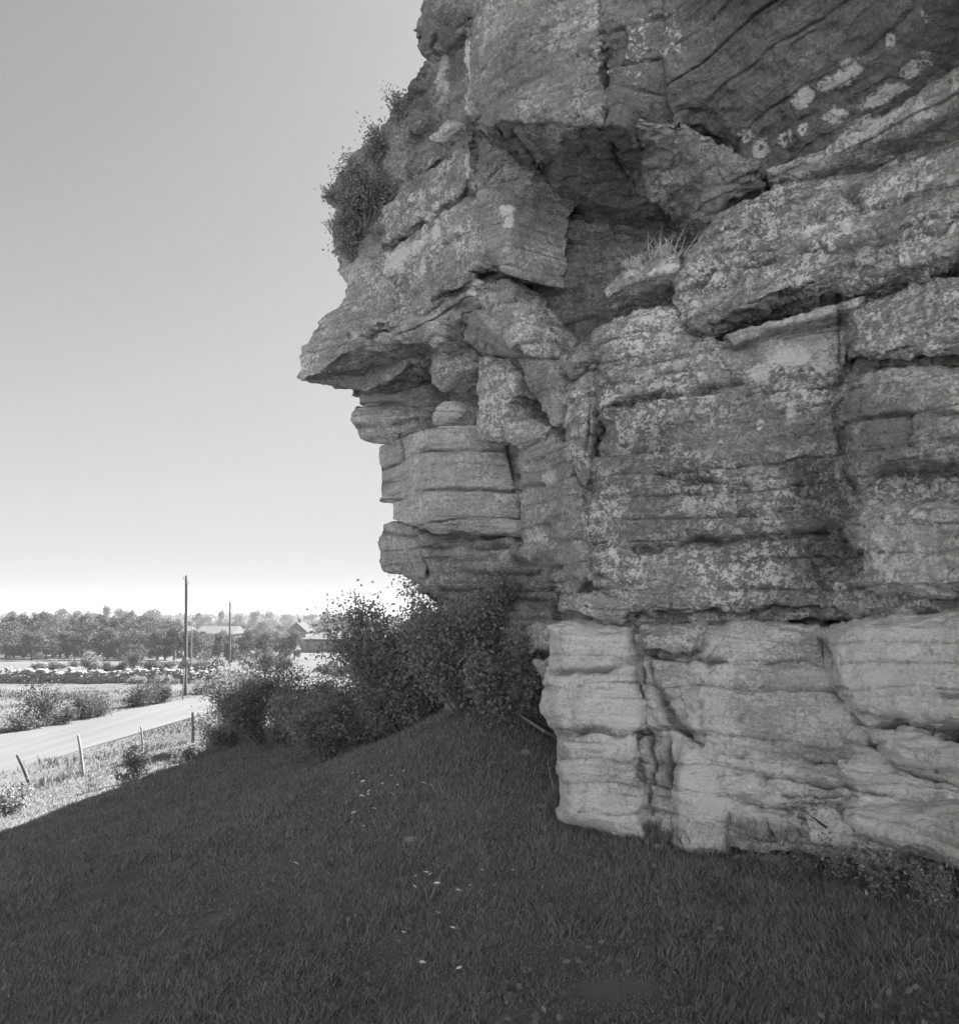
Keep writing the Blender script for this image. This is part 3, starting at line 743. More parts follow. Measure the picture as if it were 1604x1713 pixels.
def shrub(name, base, h, w, dpt, label, cat='shrub', nstem=14, ntwig=16, nleaf=6000, size=.035, spread=.10, leaf=None, group=None, seed=1, lean=(0, 0), flat=0):
    rng = np.random.default_rng(seed)
    root = empty(name, base)
    tag(root, label, cat, group)
    stems, tips = grow(np.array(base, float), h, w, dpt, nstem, ntwig, rng, lean)
    V, Fc = [], []
    for p, r_ in stems: add_tube(V, Fc, p, r_, 4)
    mesh_obj('branches', V, Fc, M_BARK, root)
    c = tips[rng.integers(0, len(tips), nleaf)] + rng.normal(size=(nleaf, 3)) * spread * np.array([1, 1, .8])
    c = c[c[:, 2] > gz(c[:, 0], c[:, 1]) - .02] if cat != 'cliff shrub' else c
    fast_mesh('foliage', leaves(c, size, flat, rng=rng), 4, leaf or M_LEAF_DARK, root)
    return root
def on_ground(px, Y, dz=0):
    x = (px - CX) / F * Y
    for _ in range(3):
        z = float(gz(x, Y)); x = (px - CX) / F * (Y * ct + z * st_)
    return (x, Y, z + dz)

# large bushes in the cliff's shade
shrub('hawthorn_bush', on_ground(695, 13.2), 2.45, 2.3, 1.6, 'tall dark bush standing against the foot of the far buttress', nstem=30, ntwig=24, nleaf=52000, size=.030, spread=.12, seed=3, lean=(-.15, 0))
shrub('hawthorn_bush', on_ground(632, 14.6), 1.55, 2.2, 2.0, 'dark bush left of the tallest bush with its thin twigs against the bright plain', nstem=18, ntwig=18, nleaf=26000, size=.030, spread=.09, seed=4)
shrub('hawthorn_bush', on_ground(455, 21.5), 2.35, 3.9, 2.6, 'broad dark bush hiding the road beyond the slope', nstem=26, ntwig=20, nleaf=32000, size=.034, spread=.13, seed=5)
shrub('hawthorn_bush', on_ground(545, 17.0), 1.45, 3.2, 2.0, 'low dark bush in the dip between the two larger bushes', nstem=20, ntwig=16, nleaf=15000, size=.034, spread=.12, seed=6)
shrub('hawthorn_bush', on_ground(780, 10.9), 1.65, 2.1, 1.0, 'dark bush between the tallest bush and the corner of the pale rock', nstem=20, ntwig=18, nleaf=34000, size=.028, spread=.10, seed=17)
shrub('hawthorn_bush', on_ground(560, 14.5), 1.15, 2.0, 1.4, 'low dark bush in front of the tall ones', nstem=16, ntwig=16, nleaf=12000, size=.028, spread=.10, seed=18)
shrub('hawthorn_bush', on_ground(858, 9.9), 1.1, 1.3, .8, 'shaded bush pressed into the corner where the layered wall meets the pale rock', nstem=16, ntwig=16, nleaf=16000, size=.028, spread=.09, seed=7)
shrub('hawthorn_bush', on_ground(385, 24), 1.25, 2.2, 1.6, 'small dark bush sticking out over the verge right of the last fence post', nstem=14, ntwig=14, nleaf=8000, size=.04, spread=.13, seed=8)
shrub('sapling', on_ground(226, 19.5), 1.12, .55, .5, 'single small leafy sapling at the edge of the shade', 'sapling', nstem=6, ntwig=11, nleaf=2200, size=.035, spread=.06, seed=9)
shrub('sapling', on_ground(208, 19.4), .5, .9, .5, 'low leafy shoots beside the single sapling', 'sapling', nstem=6, ntwig=5, nleaf=420, size=.032, spread=.05, seed=12)
shrub('bramble', on_ground(312, 22.3), .42, 1.1, .6, 'low creeping bramble below the last fence post', 'bramble', nstem=9, ntwig=8, nleaf=1500, size=.036, spread=.07, seed=10)
shrub('thorn_twigs', on_ground(150, 18.5), .75, .9, .4, 'nearly bare thorny twigs in front of the thin pale fence post', 'twigs', nstem=6, ntwig=5, nleaf=120, size=.03, spread=.03, seed=14)
shrub('bramble', on_ground(22, 17.0), .85, .9, .8, 'leafy bramble at the far left beside the strip of sunlight', 'bramble', nstem=9, ntwig=9, nleaf=1500, size=.034, spread=.07, seed=15)

# plants that cling to the cliff edge
M_TW = M_LEAF_DARK
for (px, py, Y, h, w, nl, sd, lb) in [
    (612, 372, 10.9, .85, 1.0, 7000, 21, 'dense dark shrub clinging to the upper edge of the cliff'),
    (592, 430, 11.3, .6, .55, 2600, 25, 'dark tuft of leaves hanging below the dense cliff shrub'),
    (640, 275, 10.8, .55, .55, 1500, 22, 'thin leafy shrub above the dense cliff shrub, against the sky'),
    (672, 205, 10.4, .45, .45, 450, 23, 'sparse grassy twigs highest on the cliff edge'),
    (588, 318, 11.7, .45, .45, 350, 24, 'wispy twigs reaching left from the cliff edge'),
    (566, 392, 12.0, .3, .3, 60, 26, 'bare twigs sticking out lowest on the cliff edge')]:
    p = P(px, py, Y); shrub('cliff_shrub', tuple(p), h, w, w * .8, lb, 'cliff shrub', nstem=9, ntwig=12, nleaf=nl, size=.022, spread=.06, seed=sd, lean=(-.10, -.1))
# dry grass on the pointed ledge
def tuft(name, base, h, w, n, wid, mat, label, cat, seed, lean=(0, 0)):
    rng = np.random.default_rng(seed); T = []
    for i in range(n):
        b = np.array(base) + rng.normal(size=3) * np.array([w, w * .6, 0]) * .35
        t = b + np.array([rng.normal() * w * .5 + lean[0], rng.normal() * w * .4 + lean[1], h * rng.uniform(.5, 1)])
        s_ = np.array([wid, 0, 0]); mdp = (b + t) / 2 + rng.normal(size=3) * .06 * h
        T.append([b - s_, b + s_, mdp + s_ * .7, mdp - s_ * .7]); T.append([mdp - s_ * .7, mdp + s_ * .7, t + s_ * .2, t - s_ * .2])
    o = fast_mesh(name, np.array(T), 4, mat)
    return tag(o, label, cat)
M_DRY = leaf_mat('dry_grass', .35, .6)
tuft('grass_tuft', P(1108, 432, 7.15), .24, .30, 60, .004, M_DRY, 'dry grass tuft growing on the pointed ledge under the roof', 'grass tuft', 31)
tuft('grass_tuft', P(1062, 448, 7.35), .12, .25, 40, .004, M_DRY, 'short dry grass at the tip of the pointed ledge', 'grass tuft', 32)

# weeds along the foot of the cliff
def weed_mesh(seed):
    rng = np.random.default_rng(seed); V, Fc = [], []
    cs = []; h = 1.0
    for k in range(9):
        a = rng.uniform(0, 6.28); top = np.array([math.cos(a) * .35, math.sin(a) * .35, rng.uniform(.6, 1)])
        pts = [top * t + np.array([0, 0, .1 * math.sin(t * 3)]) for t in np.linspace(0, 1, 5)]
        add_tube(V, Fc, pts, [.012, .01, .009, .007, .004], 4)
        for t in np.linspace(.25, 1, 8):
            cs.append(top * t + rng.normal(size=3) * .08); cs.append(top * t + rng.normal(size=3) * .08)
    return V, Fc, leaves(np.repeat(np.array(cs), 3, 0) + rng.normal(size=(3 * len(cs), 3)) * .05, .05, .3, .5, rng)
proto = []
for k in range(3):
    V, Fc, Lf = weed_mesh(50 + k)
    proto.append((V, Fc, Lf))
WL = [('nettle', 960, 1348, .16), ('nettle', 1000, 1368, .22), ('nettle', 1020, 1372, .2), ('nettle', 1062, 1384, .3), ('nettle', 1210, 1415, .2), ('nettle', 1262, 1425, .25),
      ('nettle', 1315, 1430, .28), ('nettle', 1345, 1435, .42), ('nettle', 1375, 1445, .5), ('nettle', 1400, 1440, .5), ('nettle', 1430, 1450, .45), ('nettle', 1460, 1470, .4),
      ('nettle', 1500, 1475, .35), ('nettle', 1540, 1490, .4), ('nettle', 1580, 1480, .35), ('nettle', 1620, 1500, .4), ('nettle', 1410, 1485, .4), ('nettle', 1350, 1470, .3), ('nettle', 1480, 1510, .4), ('nettle', 1560, 1530, .35),
      ('nettle', 1120, 1408, .14), ('nettle', 1165, 1415, .12), ('nettle', 930, 1340, .14), ('nettle', 1250, 1455, .22), ('nettle', 1300, 1475, .25)]
pm = []
for V, Fc, Lf in proto:
    a = mesh_obj('stem', V, Fc, M_BARK); b = fast_mesh('foliage', Lf, 4, M_LEAF_DARK); pm.append((a.data, b.data))
    bpy.data.objects.remove(a); bpy.data.objects.remove(b)
ONES_ = 'zeroth first second third fourth fifth sixth seventh eighth ninth tenth eleventh twelfth thirteenth fourteenth fifteenth sixteenth seventeenth eighteenth nineteenth'.split() + ['twentieth'] + ['twenty-' + k for k in 'first second third fourth fifth'.split()]
for i, (nm, px, py, h) in enumerate(sorted(WL, key=lambda t: t[1])):
    p = ground_at(px, py); r_ = empty(nm, tuple(p)); r_.rotation_euler.z = i * 1.7
    hh = h * .8
    r_.scale = (hh, hh, hh)
    tag(r_, ONES_[i + 1] + ' ' + ('small' if h < .26 else 'tall') + ' nettle from the left along the foot of the pale cliff', 'nettle', 'nettles along the foot of the cliff')
    for nme, me in zip(('stem', 'foliage'), pm[i % 3]):
        c = bpy.data.objects.new(nme, me); C.objects.link(c); c.parent = r_

# ------------------------------------------------------------------ grass of the slope
N = 330000
u = RNG.uniform(0, 1, N)
Yg = 2.6 * (30 / 2.6) ** (u ** .9)
Xg = RNG.uniform(-.72, .72, N) * Yg
ok = ~((Xg > .9 + .0 * Yg) & (Yg > 8.2)) & (Xg > -13 - 0 * Yg)
Xg, Yg = Xg[ok], Yg[ok]; N = len(Xg)
Zg = gz(Xg, Yg)
cl = fbm(np.stack([Xg * 1.1, Yg * 1.1, 0 * Xg], -1), 3, 77)
c2 = fbm(np.stack([Xg * 4, Yg * 4, 0 * Xg], -1), 2, 78)
hgt = (.028 + .030 * np.clip(cl, -.8, 1) + .03 * c2) * RNG.uniform(.5, 1.4, N) + .012
hgt *= 1 + .05 * Yg
wd = .0011 + .00055 * Yg
ang = RNG.uniform(0, 6.28, N)
sx = np.stack([np.cos(ang) * wd, np.sin(ang) * wd, 0 * wd], -1)
la = RNG.normal(.6, 1.7, N) + 3 * cl
lm = RNG.uniform(.15, .9, N) * hgt
b = np.stack([Xg, Yg, Zg - .01], -1)
mid = b + np.stack([np.cos(la) * lm * .3, np.sin(la) * lm * .3, hgt * .55], -1)
tip = b + np.stack([np.cos(la) * lm, np.sin(la) * lm, hgt * .95], -1)
T = np.stack([b - sx, b + sx, mid + sx * .7, tip, mid - sx * .7], 1)
# rank grass against the foot of the rock
foot = [(925, 1345), (1010, 1382), (1090, 1402), (1180, 1412), (1300, 1424), (1400, 1436), (1500, 1462), (1640, 1500)]
fp = np.array([ground_at(*q) for q in foot]); n2 = 16000
k = RNG.integers(0, len(fp) - 1, n2); tt = RNG.uniform(0, 1, n2)[:, None]
fb = fp[k] * (1 - tt) + fp[k + 1] * tt + np.stack([RNG.normal(0, .05, n2), -np.abs(RNG.normal(0, .16, n2)) + .12, 0 * tt[:, 0]], -1)
fb[:, 2] = gz(fb[:, 0], fb[:, 1]) - .01
fh = (.07 + .12 * np.clip(fbm(fb * 2.2, 3, 88) + .3, 0, 1)) * RNG.uniform(.5, 1.5, n2)
fh = fh * (1 + .9 * sstep(1.6, 2.4, fb[:, 0]))
a2 = RNG.uniform(0, 6.28, n2); s2_ = np.stack([np.cos(a2), np.sin(a2), 0 * a2], -1) * .0055
tp = fb + np.stack([RNG.normal(0, .35, n2) * fh, RNG.normal(0, .35, n2) * fh, fh], -1); md_ = (fb + tp) / 2 + np.stack([0 * fh, 0 * fh, fh * .12], -1)
T = np.concatenate([T, np.stack([fb - s2_, fb + s2_, md_ + s2_ * .7, tp, md_ - s2_ * .7], 1)])
tag(fast_mesh('grass', T, 5, M_GRASS), 'short meadow grass on the shaded slope', kind='stuff')
# low broad-leaved weeds and moss cushions among the grass
nw = 150; wy = 2.8 * (24 / 2.8) ** RNG.uniform(0, 1, nw); wxx = RNG.uniform(-.7, .62, nw) * wy
kk = ~((wxx > .7) & (wy > 7.4)); wy, wxx = wy[kk], wxx[kk]
cs = []
for X_, Y_ in zip(wxx, wy):
    m_ = int(RNG.integers(12, 46)); r_ = RNG.uniform(.03, .13) * (1 + .03 * Y_)
    q_ = np.stack([X_ + RNG.normal(0, r_, m_), Y_ + RNG.normal(0, r_, m_), 0 * np.zeros(m_)], -1)
    q_[:, 2] = gz(q_[:, 0], q_[:, 1]) + RNG.uniform(.01, .09, m_); cs.append(q_)
M_WEED = leaf_mat('weed_leaves', .10, .26)
tag(fast_mesh('weeds', leaves(np.concatenate(cs), .018, .5, .6), 4, M_WEED), 'low broad-leaved weeds scattered through the shaded grass', kind='stuff')
nd = 160; dy_ = 5.5 * (22 / 5.5) ** RNG.uniform(0, 1, nd); dx_ = RNG.uniform(-.7, .5, nd) * dy_
kk = ~((dx_ > .7) & (dy_ > 7.2)); dx_, dy_ = dx_[kk], dy_[kk]; nd = len(dx_)
b0_ = np.stack([dx_, dy_, gz(dx_, dy_)], -1); hh_ = RNG.uniform(.06, .16, nd); wv = np.stack([.0012 + .0003 * dy_, 0 * dy_, 0 * dy_], -1)
t0_ = b0_ + np.stack([RNG.normal(0, .5, nd) * hh_, RNG.normal(0, .5, nd) * hh_, hh_], -1)
tag(fast_mesh('dead_stalks', np.stack([b0_ - wv, b0_ + wv, t0_], 1), 3, M_DRY), 'thin dead grass stalks standing in the shaded slope', kind='stuff')
# taller dry grass in the sun along the verge
N = 42000
Yg = RNG.uniform(20, 70, N); Xg = -11.5 - RNG.uniform(0, 1, N) ** 1.2 * 32
rl, rr = road_l(Yg), road_r(Yg)
ok = ((Xg < rl - .15) | (Xg > rr + .15)) & (np.abs(Xg / Yg) < .66)
Xg, Yg = Xg[ok], Yg[ok]; N = len(Xg)
cl = fbm(np.stack([Xg * .5, Yg * .5, 0 * Xg], -1), 3, 79)
hgt = np.clip(.13 + .30 * cl, .05, .5) * RNG.uniform(.5, 1.3, N) * np.where(Yg > 55, .35, 1)
ang = RNG.uniform(0, 6.28, N); wd = .012 + .0004 * Yg
sx = np.stack([np.cos(ang) * wd, np.sin(ang) * wd, 0 * wd], -1)
b = np.stack([Xg, Yg, gz(Xg, Yg) - .01], -1)
tip = b + np.stack([RNG.normal(0, .4, N) * hgt, RNG.normal(0, .4, N) * hgt, hgt], -1)
M_VERGE = leaf_mat('verge_grass', .04, .13, .3)
tag(fast_mesh('verge_grass', np.stack([b - sx, b + sx, tip], 1), 3, M_VERGE), 'dry sunlit grass along the verges of the road', kind='stuff')

# ------------------------------------------------------------------ bushes beyond the fence
RB = [(62, 37.5, 1.9, 2.2, 'ragged flowering bush at the left edge beside the road', 2600, .06, M_LEAF_MID),
      (35, 36.5, .95, 1.8, 'dark low bush under the flowering bush at the left edge', 2200, .05, M_LEAF_DARK),
      (100, 38.5, .75, 2.0, 'low bush between the flowering bush and the rounded roadside bush', 1800, .05, M_LEAF_MID),
      (138, 40.5, 1.15, 1.9, 'rounded bush with a bare branch beside the road', 2800, .05, M_LEAF_MID),
      (166, 41.5, .9, 1.6, 'smaller bush joined to the rounded roadside bush', 2000, .05, M_LEAF_MID),
      (235, 46.5, 1.3, 2.0, 'loose bush left of the triangular warning sign', 2600, .055, M_LEAF_MID),
      (268, 48.0, 1.25, 1.8, 'second loose bush nearer to the triangular warning sign', 2600, .055, M_LEAF_MID),
      (336, 54.0, 1.0, 2.2, 'dark bush just right of the utility pole', 2200, .055, M_LEAF_DARK),
      (152, 80, 1.7, 2.0, 'dark rounded bush standing alone behind the stone wall', 2200, .09, M_LEAF_DARK),
      (188, 76, 1.2, 4.0, 'wide low bush behind the stone wall', 2600, .09, M_LEAF_MID),
      (72, 76, 1.0, 3.2, 'grey bush behind the left part of the stone wall', 2000, .09, M_LEAF_MID),
      (96, 84, .8, 2.0, 'small dark clump in the field behind the wall', 1000, .09, M_LEAF_DARK),
      (124, 88, .7, 2.0, 'tiny dark clump in the field below the trees', 800, .09, M_LEAF_DARK),
      (222, 82, 2.0, 1.3, 'slender upright bush behind the middle of the wall', 1500, .09, M_LEAF_MID),
      (262, 78, 1.3, 3.4, 'grey bush behind the wall near the pole', 2600, .09, M_LEAF_MID),
      (325, 76, 1.3, 2.4, 'dark bush behind the warning sign', 2400, .09, M_LEAF_DARK),
      (355, 74, 1.5, 3.4, 'leafy bush behind the wall right of the pole', 2600, .09, M_LEAF_MID),
      (235, 62, .5, 2.6, 'dark weeds at the foot of the stone wall', 1600, .07, M_LEAF_DARK),
      (275, 61.5, .6, 2.4, 'leafy weeds at the right end of the stone wall', 1600, .07, M_LEAF_DARK),
      (425, 70, 2.2, 4.0, 'loose sunlit bush above the broad dark bush', 3000, .09, M_LEAF_MID),
      (470, 80, 1.9, 4.0, 'sunlit bush in front of the low house, left', 2600, .09, M_LEAF_MID),
      (560, 70, 1.4, 4.0, 'pale bush below the low house', 2400, .09, M_LEAF_MID)]
for i, (px, Y, h, w, lb, nl, sz, mt) in enumerate(RB):
    shrub('bush', on_ground(px, Y), h, w, w * .7, lb, 'bush', nstem=9, ntwig=8, nleaf=nl, size=sz, spread=.16 * h ** .5, leaf=mt, seed=100 + i)

# ------------------------------------------------------------------ trees of the plain
def tree_mesh(seed, slim=1.0):
    """unit tree: 1 m high; returns trunk mesh and crown mesh"""
    rng = np.random.default_rng(seed); V, Fc = [], []
    add_tube(V, Fc, [(0, 0, -.03), (.01, 0, .25), (0, .01, .5), (0, 0, .8)], [.035, .028, .02, .006], 6)
    cs = []
    for k in range(22):
        a = rng.uniform(0, 6.28); z = rng.uniform(.14, .92); rad = (.30 * slim) * math.sin(min(1, (1.05 - z) / .55) * math.pi / 2) * rng.uniform(.4, 1)
        c = np.array([math.cos(a) * rad, math.sin(a) * rad, z])
        add_tube(V, Fc, [(0, 0, max(.15, z - .3)), tuple(c * .6 + np.array([0, 0, .03])), tuple(c)], [.014, .009, .003], 4)
        r_ = rng.uniform(.09, .17)
        d = rng.normal(size=(130, 3)); d /= np.linalg.norm(d, axis=1)[:, None]
        cs.append(c + d * r_ * rng.uniform(.45, 1.1, 130)[:, None] * np.array([slim, slim, .85]))
    cs = np.concatenate(cs); cs = cs[cs[:, 2] > .05]
    return V, Fc, leaves(cs, .026, .2, .6, rng)
TM = []
for k in range(7):
    V, Fc, Lf = tree_mesh(200 + k, [1, .75, 1.3, .9, 1.15, .6, 1.5][k])
    a = mesh_obj('trunk', V, Fc, M_BARK); bb = [fast_mesh('crown', Lf, 4, mt).data for mt in (M_LEAF_FAR,)]
    TM.append((a.data, bb[0])); bpy.data.objects.remove(a)
for o in [o for o in bpy.data.objects if o.name.startswith('crown')]: bpy.data.objects.remove(o)
ONES = 'zeroth first second third fourth fifth sixth seventh eighth ninth tenth eleventh twelfth thirteenth fourteenth fifteenth sixteenth seventeenth eighteenth nineteenth'.split()
TENS = {2: ('twenty', 'twentieth'), 3: ('thirty', 'thirtieth'), 4: ('forty', 'fortieth'), 5: ('fifty', 'fiftieth')}
def nth(i):
    if i < 20: return ONES[i]
    return TENS[i // 10][1] if i % 10 == 0 else TENS[i // 10][0] + '-' + ONES[i % 10]
def tree(px, Y, h, wd, k, label, group, name='field_tree'):
    p = on_ground(px, Y); r_ = empty(name, p)
    r_.scale = (wd, wd, h); r_.rotation_euler.z = (px * 7.3 + Y) % 6.28
    tag(r_, label, 'tree', group)
    for nme, me in zip(('trunk', 'crown'), TM[k % 7]):
        c = bpy.data.objects.new(nme, me); C.objects.link(c); c.parent = r_
rg = random.Random(5)
x = 9
i = 0
while x < 300:
    i += 1
    tree(x, rg.uniform(104, 114), rg.uniform(3.2, 6.0), rg.uniform(3.4, 6.2), rg.randrange(7), nth(i) + ' bushy tree from the left in the dark front row beyond the stone wall', 'front row of trees beyond the stone wall'); x += rg.uniform(11, 17)
x = 5; i = 0
while x < 300:
    i += 1
    tree(x, rg.uniform(116, 135), rg.uniform(5.2, 7), rg.uniform(5, 7), rg.randrange(7), nth(i) + ' from the left of the paler trees showing above the dark front row', 'second row of trees beyond the stone wall'); x += rg.uniform(13, 22)
x = 315; i = 0
while x < 500:
    i += 1
    tree(x, rg.uniform(95, 130), rg.uniform(2.8, 4.2), rg.uniform(3.6, 5.4), rg.randrange(7), nth(i) + ' from the left of the loose low trees in front of the far houses', 'low trees in front of the houses'); x += rg.uniform(10, 16)
cnt = [0, 0]
for (x, y_, Yt, wpx) in sorted([(40,1022,260,40),(95,1020,260,50),(60,1024,300,40),(125,1022,240,40),(150,1024,260,36),(175,1014,240,26),(200,1018,250,40),(218,1020,230,40),(252,1019,240,42),(245,1026,210,30),(330,1026,320,30),
    (368,1020,330,26),(345,1030,300,30),(398,1028,320,30),(425,1022,340,34),(452,1022,380,34),(520,1026,360,40),(545,1022,380,36),(565,1026,350,30),(598,1028,380,36),(620,1026,400,40),(480,1028,420,40),(580,1024,420,40),(12,1024,250,40),
    (385,1040,220,40),(410,1043,210,36),(440,1040,230,40),(470,1045,200,30),(535,1042,260,40),(570,1045,240,40),(600,1048,220,40),(120,1036,190,50),(70,1038,190,50),(30,1036,190,50),(165,1036,185,46),(205,1036,180,44),(240,1042,175,44),(285,1040,210,30),(318,1040,230,30),(660,1030,380,50),(700,1030,380,50)]):
    cnt[y_ < 1031] += 1
    p = on_ground(x, Yt); top = P(x, y_, Yt)[2]
    tree(x, Yt, max(2, top - p[2]) * 1.03, wpx / F * Yt * 1.15, rg.randrange(7), nth(cnt[1]) + ' from the left of the hazy rounded trees on the skyline' if y_ < 1031 else nth(cnt[0]) + ' from the left of the hazy trees on the plain below the skyline', 'hazy trees towards the skyline')
# far-off wood that closes the plain
cs = []
rgn = np.random.default_rng(77)
for i in range(900):
    Y = rgn.uniform(480, 900); X = rgn.uniform(-.75, .25) * Y
    z = gz(X, Y); h = rgn.uniform(5, 9) + 3 * math.sin(X * .021) + (Y - 480) * .004
    r_ = rgn.uniform(5, 9); d = rgn.normal(size=(70, 3)); d /= np.linalg.norm(d, axis=1)[:, None]
    cs.append(np.array([X, Y, z + h * .55]) + d * np.array([r_, r_, h * .48]) * rgn.uniform(.6, 1.05, 70)[:, None])
cs = np.concatenate(cs)
tag(fast_mesh('distant_wood', leaves(cs, 1.5, .2, .7, rgn), 4, M_LEAF_FAR), 'pale distant wood along the horizon', kind='stuff')

# ------------------------------------------------------------------ roadside things
def post(px0, py0, px1, py1, Y, r_, mat, label):
    b = P(px1, py1, Y); t = P(px0, py0, Y); r_ *= .78; b = np.array(b); t = np.array(t)
    dr = (b - t) / np.linalg.norm(b - t); b2 = b + dr * .35
    V, Fc = [], []
    m1 = (t * .6 + b * .4) + np.array([.012, .01, 0])
    add_tube(V, Fc, [tuple(b2), tuple((m1 + b) / 2), tuple(m1), tuple(t), tuple(t + np.array([0, 0, .02]))], [r_ * 1.15, r_ * 1.1, r_, r_ * .85, r_ * .5], 8)
    tag(mesh_obj('fence_post', V, Fc, mat, smooth=True), label, 'fence post', 'fence posts along the road')
post(29, 1264, 55, 1326, 21.5, .055, M_WOOD_DARK, 'dark leaning fence post nearest to the viewer')
post(131, 1231, 140, 1304, 23.5, .05, M_WOOD, 'pale slightly leaning fence post between the dark post and the sapling')
post(236, 1216, 239, 1268, 27.0, .04, M_WOOD, 'thin pale fence post right behind the sapling')
post(322, 1193, 322, 1260, 26.5, .055, M_WOOD, 'last pale fence post beside the dark bushes')

def pole(px, py_top, Y, r_, label, name='utility_pole', mat=None):
    b = on_ground(px, Y); t = P(px + (2.0 if Y < 60 else 1), py_top, Y)
    root = empty(name, b); tag(root, label, 'utility pole', 'utility poles')
    V, Fc = [], []
    pts = [np.array(b) * (1 - u) + np.array(t) * u for u in np.linspace(-.03, 1, 8)]
    add_tube(V, Fc, [tuple(p) for p in pts], [r_ * (1.15 - .045 * k) for k in range(8)], 10)
    mesh_obj('pole', V, Fc, mat or M_WOOD_DARK, root, smooth=True)
    for k, z in enumerate((.25, .55)):
        V, Fc = [], []; q = np.array(t) - np.array([0, 0, z]); s_ = 1 if k else -1
        add_tube(V, Fc, [tuple(q), tuple(q + np.array([.16 * s_, 0, 0])), tuple(q + np.array([.18 * s_, 0, .10]))], [.012, .012, .012], 5)
        add_tube(V, Fc, [tuple(q + np.array([.18 * s_, 0, .06])), tuple(q + np.array([.18 * s_, 0, .16]))], [.035, .03], 8)
        mesh_obj('insulator', V, Fc, M_WHITE, root)
pole(310, 963, 52.5, .10, 'tall dark utility pole behind the triangular warning sign')
pole(384, 1007, 94, .11, 'thinner utility pole standing among the low trees')
pole(396, 1025, 230, .12, 'faint pale pole beside the thinner utility pole', mat=M_WOOD)
pole(498, 1020, 215, .16, 'faint pale pole above the gabled house', mat=M_WOOD)
pole(320, 1048, 75, .05, 'short thin pole right of the tall utility pole', mat=M_WOOD)

# warning sign
sb = np.array(on_ground(305.5, 49.4)); sign = empty('warning_sign', tuple(sb)); tag(sign, 'triangular warning sign on a pale post at the far edge of the road', 'road sign')
V, Fc = [], []
ztop = float(P(305, 1098, 49.4)[2])
add_tube(V, Fc, [tuple(sb - np.array([0, 0, .3])), (sb[0], sb[1], ztop - .05)], [.035, .035], 10)
mesh_obj('post', V, Fc, M_WOOD, sign, smooth=True)
def tri(w, inset, y0, y1, cx_, cz):
    """rounded triangle prism facing the viewer"""
    pts = []
    hgt_ = w * .87
    for (vx, vz, a0) in ((0, hgt_ * .64, 90), (-w / 2, -hgt_ * .36, 210), (w / 2, -hgt_ * .36, 330)):
        k = 1 - inset; rr = .035
        for a in (-50, -17, 17, 50):
            pts.append((vx * k * .93 + rr * k * math.cos(R(a0 + a)), vz * k * .93 + rr * k * math.sin(R(a0 + a))))
    n_ = len(pts)
    V = [(cx_ + x, y0, cz + z) for x, z in pts] + [(cx_ + x, y1, cz + z) for x, z in pts]
    Fc = [tuple(range(n_)), tuple(range(2 * n_ - 1, n_ - 1, -1))] + [(k, (k + 1) % n_, n_ + (k + 1) % n_, n_ + k) for k in range(n_)]
    return V, Fc
cz = ztop - .46
for nm, ins, y0, y1, mt in (('border', 0, -.050, -.040, M_GREY), ('plate', .30, -.056, -.0485, M_WHITE)):
    V, Fc = tri(.80, ins, sb[1] + y0, sb[1] + y1, sb[0], cz); mesh_obj(nm, V, Fc, mt, sign)
V, Fc = [], []
for pl in ([(-.11, -.115), (.11, -.115), (.11, -.06), (.05, -.035), (-.05, -.045), (-.11, -.06)], [(-.035, .03), (.02, .075), (.05, .065), (-.01, .01)]):
    n_ = len(pl); b0 = len(V)
    V += [(sb[0] + x, sb[1] - .060, cz + z) for x, z in pl] + [(sb[0] + x, sb[1] - .0555, cz + z) for x, z in pl]
    Fc += [tuple(b0 + k for k in range(n_)), tuple(b0 + 2 * n_ - 1 - k for k in range(n_))] + [(b0 + k, b0 + (k + 1) % n_, b0 + n_ + (k + 1) % n_, b0 + n_ + k) for k in range(n_)]
mesh_obj('symbol', V, Fc, M_BLACK, sign)

# dry stone wall
sw = empty('stone_wall', on_ground(170, 63)); tag(sw, 'low dry stone wall of pale rubble crossing the field', 'stone wall')
V, Fc = [], []
rs = random.Random(3)
ico = bmesh.new(); bmesh.ops.create_icosphere(ico, subdivisions=1, radius=1)
iv = [v.co.copy() for v in ico.verts]; iff = [tuple(v.index for v in f.verts) for f in ico.faces]
x = -46.0
while x < -17.0:
    yb = 63 + .25 * math.sin(x * .7) + (x + 30) * .05; zb = float(gz(x, yb))
    ztop_ = rs.uniform(.8, 1.15); z = .05
    while z < ztop_:
        s_ = rs.uniform(.12, .24)
        for dy in (-.28, .2):
            b0 = len(V); a = rs.uniform(0, 6.28); ca, sa = math.cos(a), math.sin(a); sx_, sy_, sz_ = s_ * rs.uniform(.9, 1.5), s_ * rs.uniform(.8, 1.2), s_ * rs.uniform(.6, .95)
            for v in iv:
                k = rs.uniform(.8, 1.12); X, Yv_, Zv = v.x * sx_ * k, v.y * sy_ * k, v.z * sz_ * k
                V.append((x + X * ca - Yv_ * sa + rs.uniform(-.02, .02), yb + dy * (1 - z * .3) + X * sa + Yv_ * ca, zb + z + Zv))
            Fc += [tuple(b0 + i_ for i_ in f) for f in iff]
        z += s_ * 1.25
    x += rs.uniform(.22, .36)
o = mesh_obj('stones', V, Fc, M_STONE, sw); tag(o, kind='stuff')

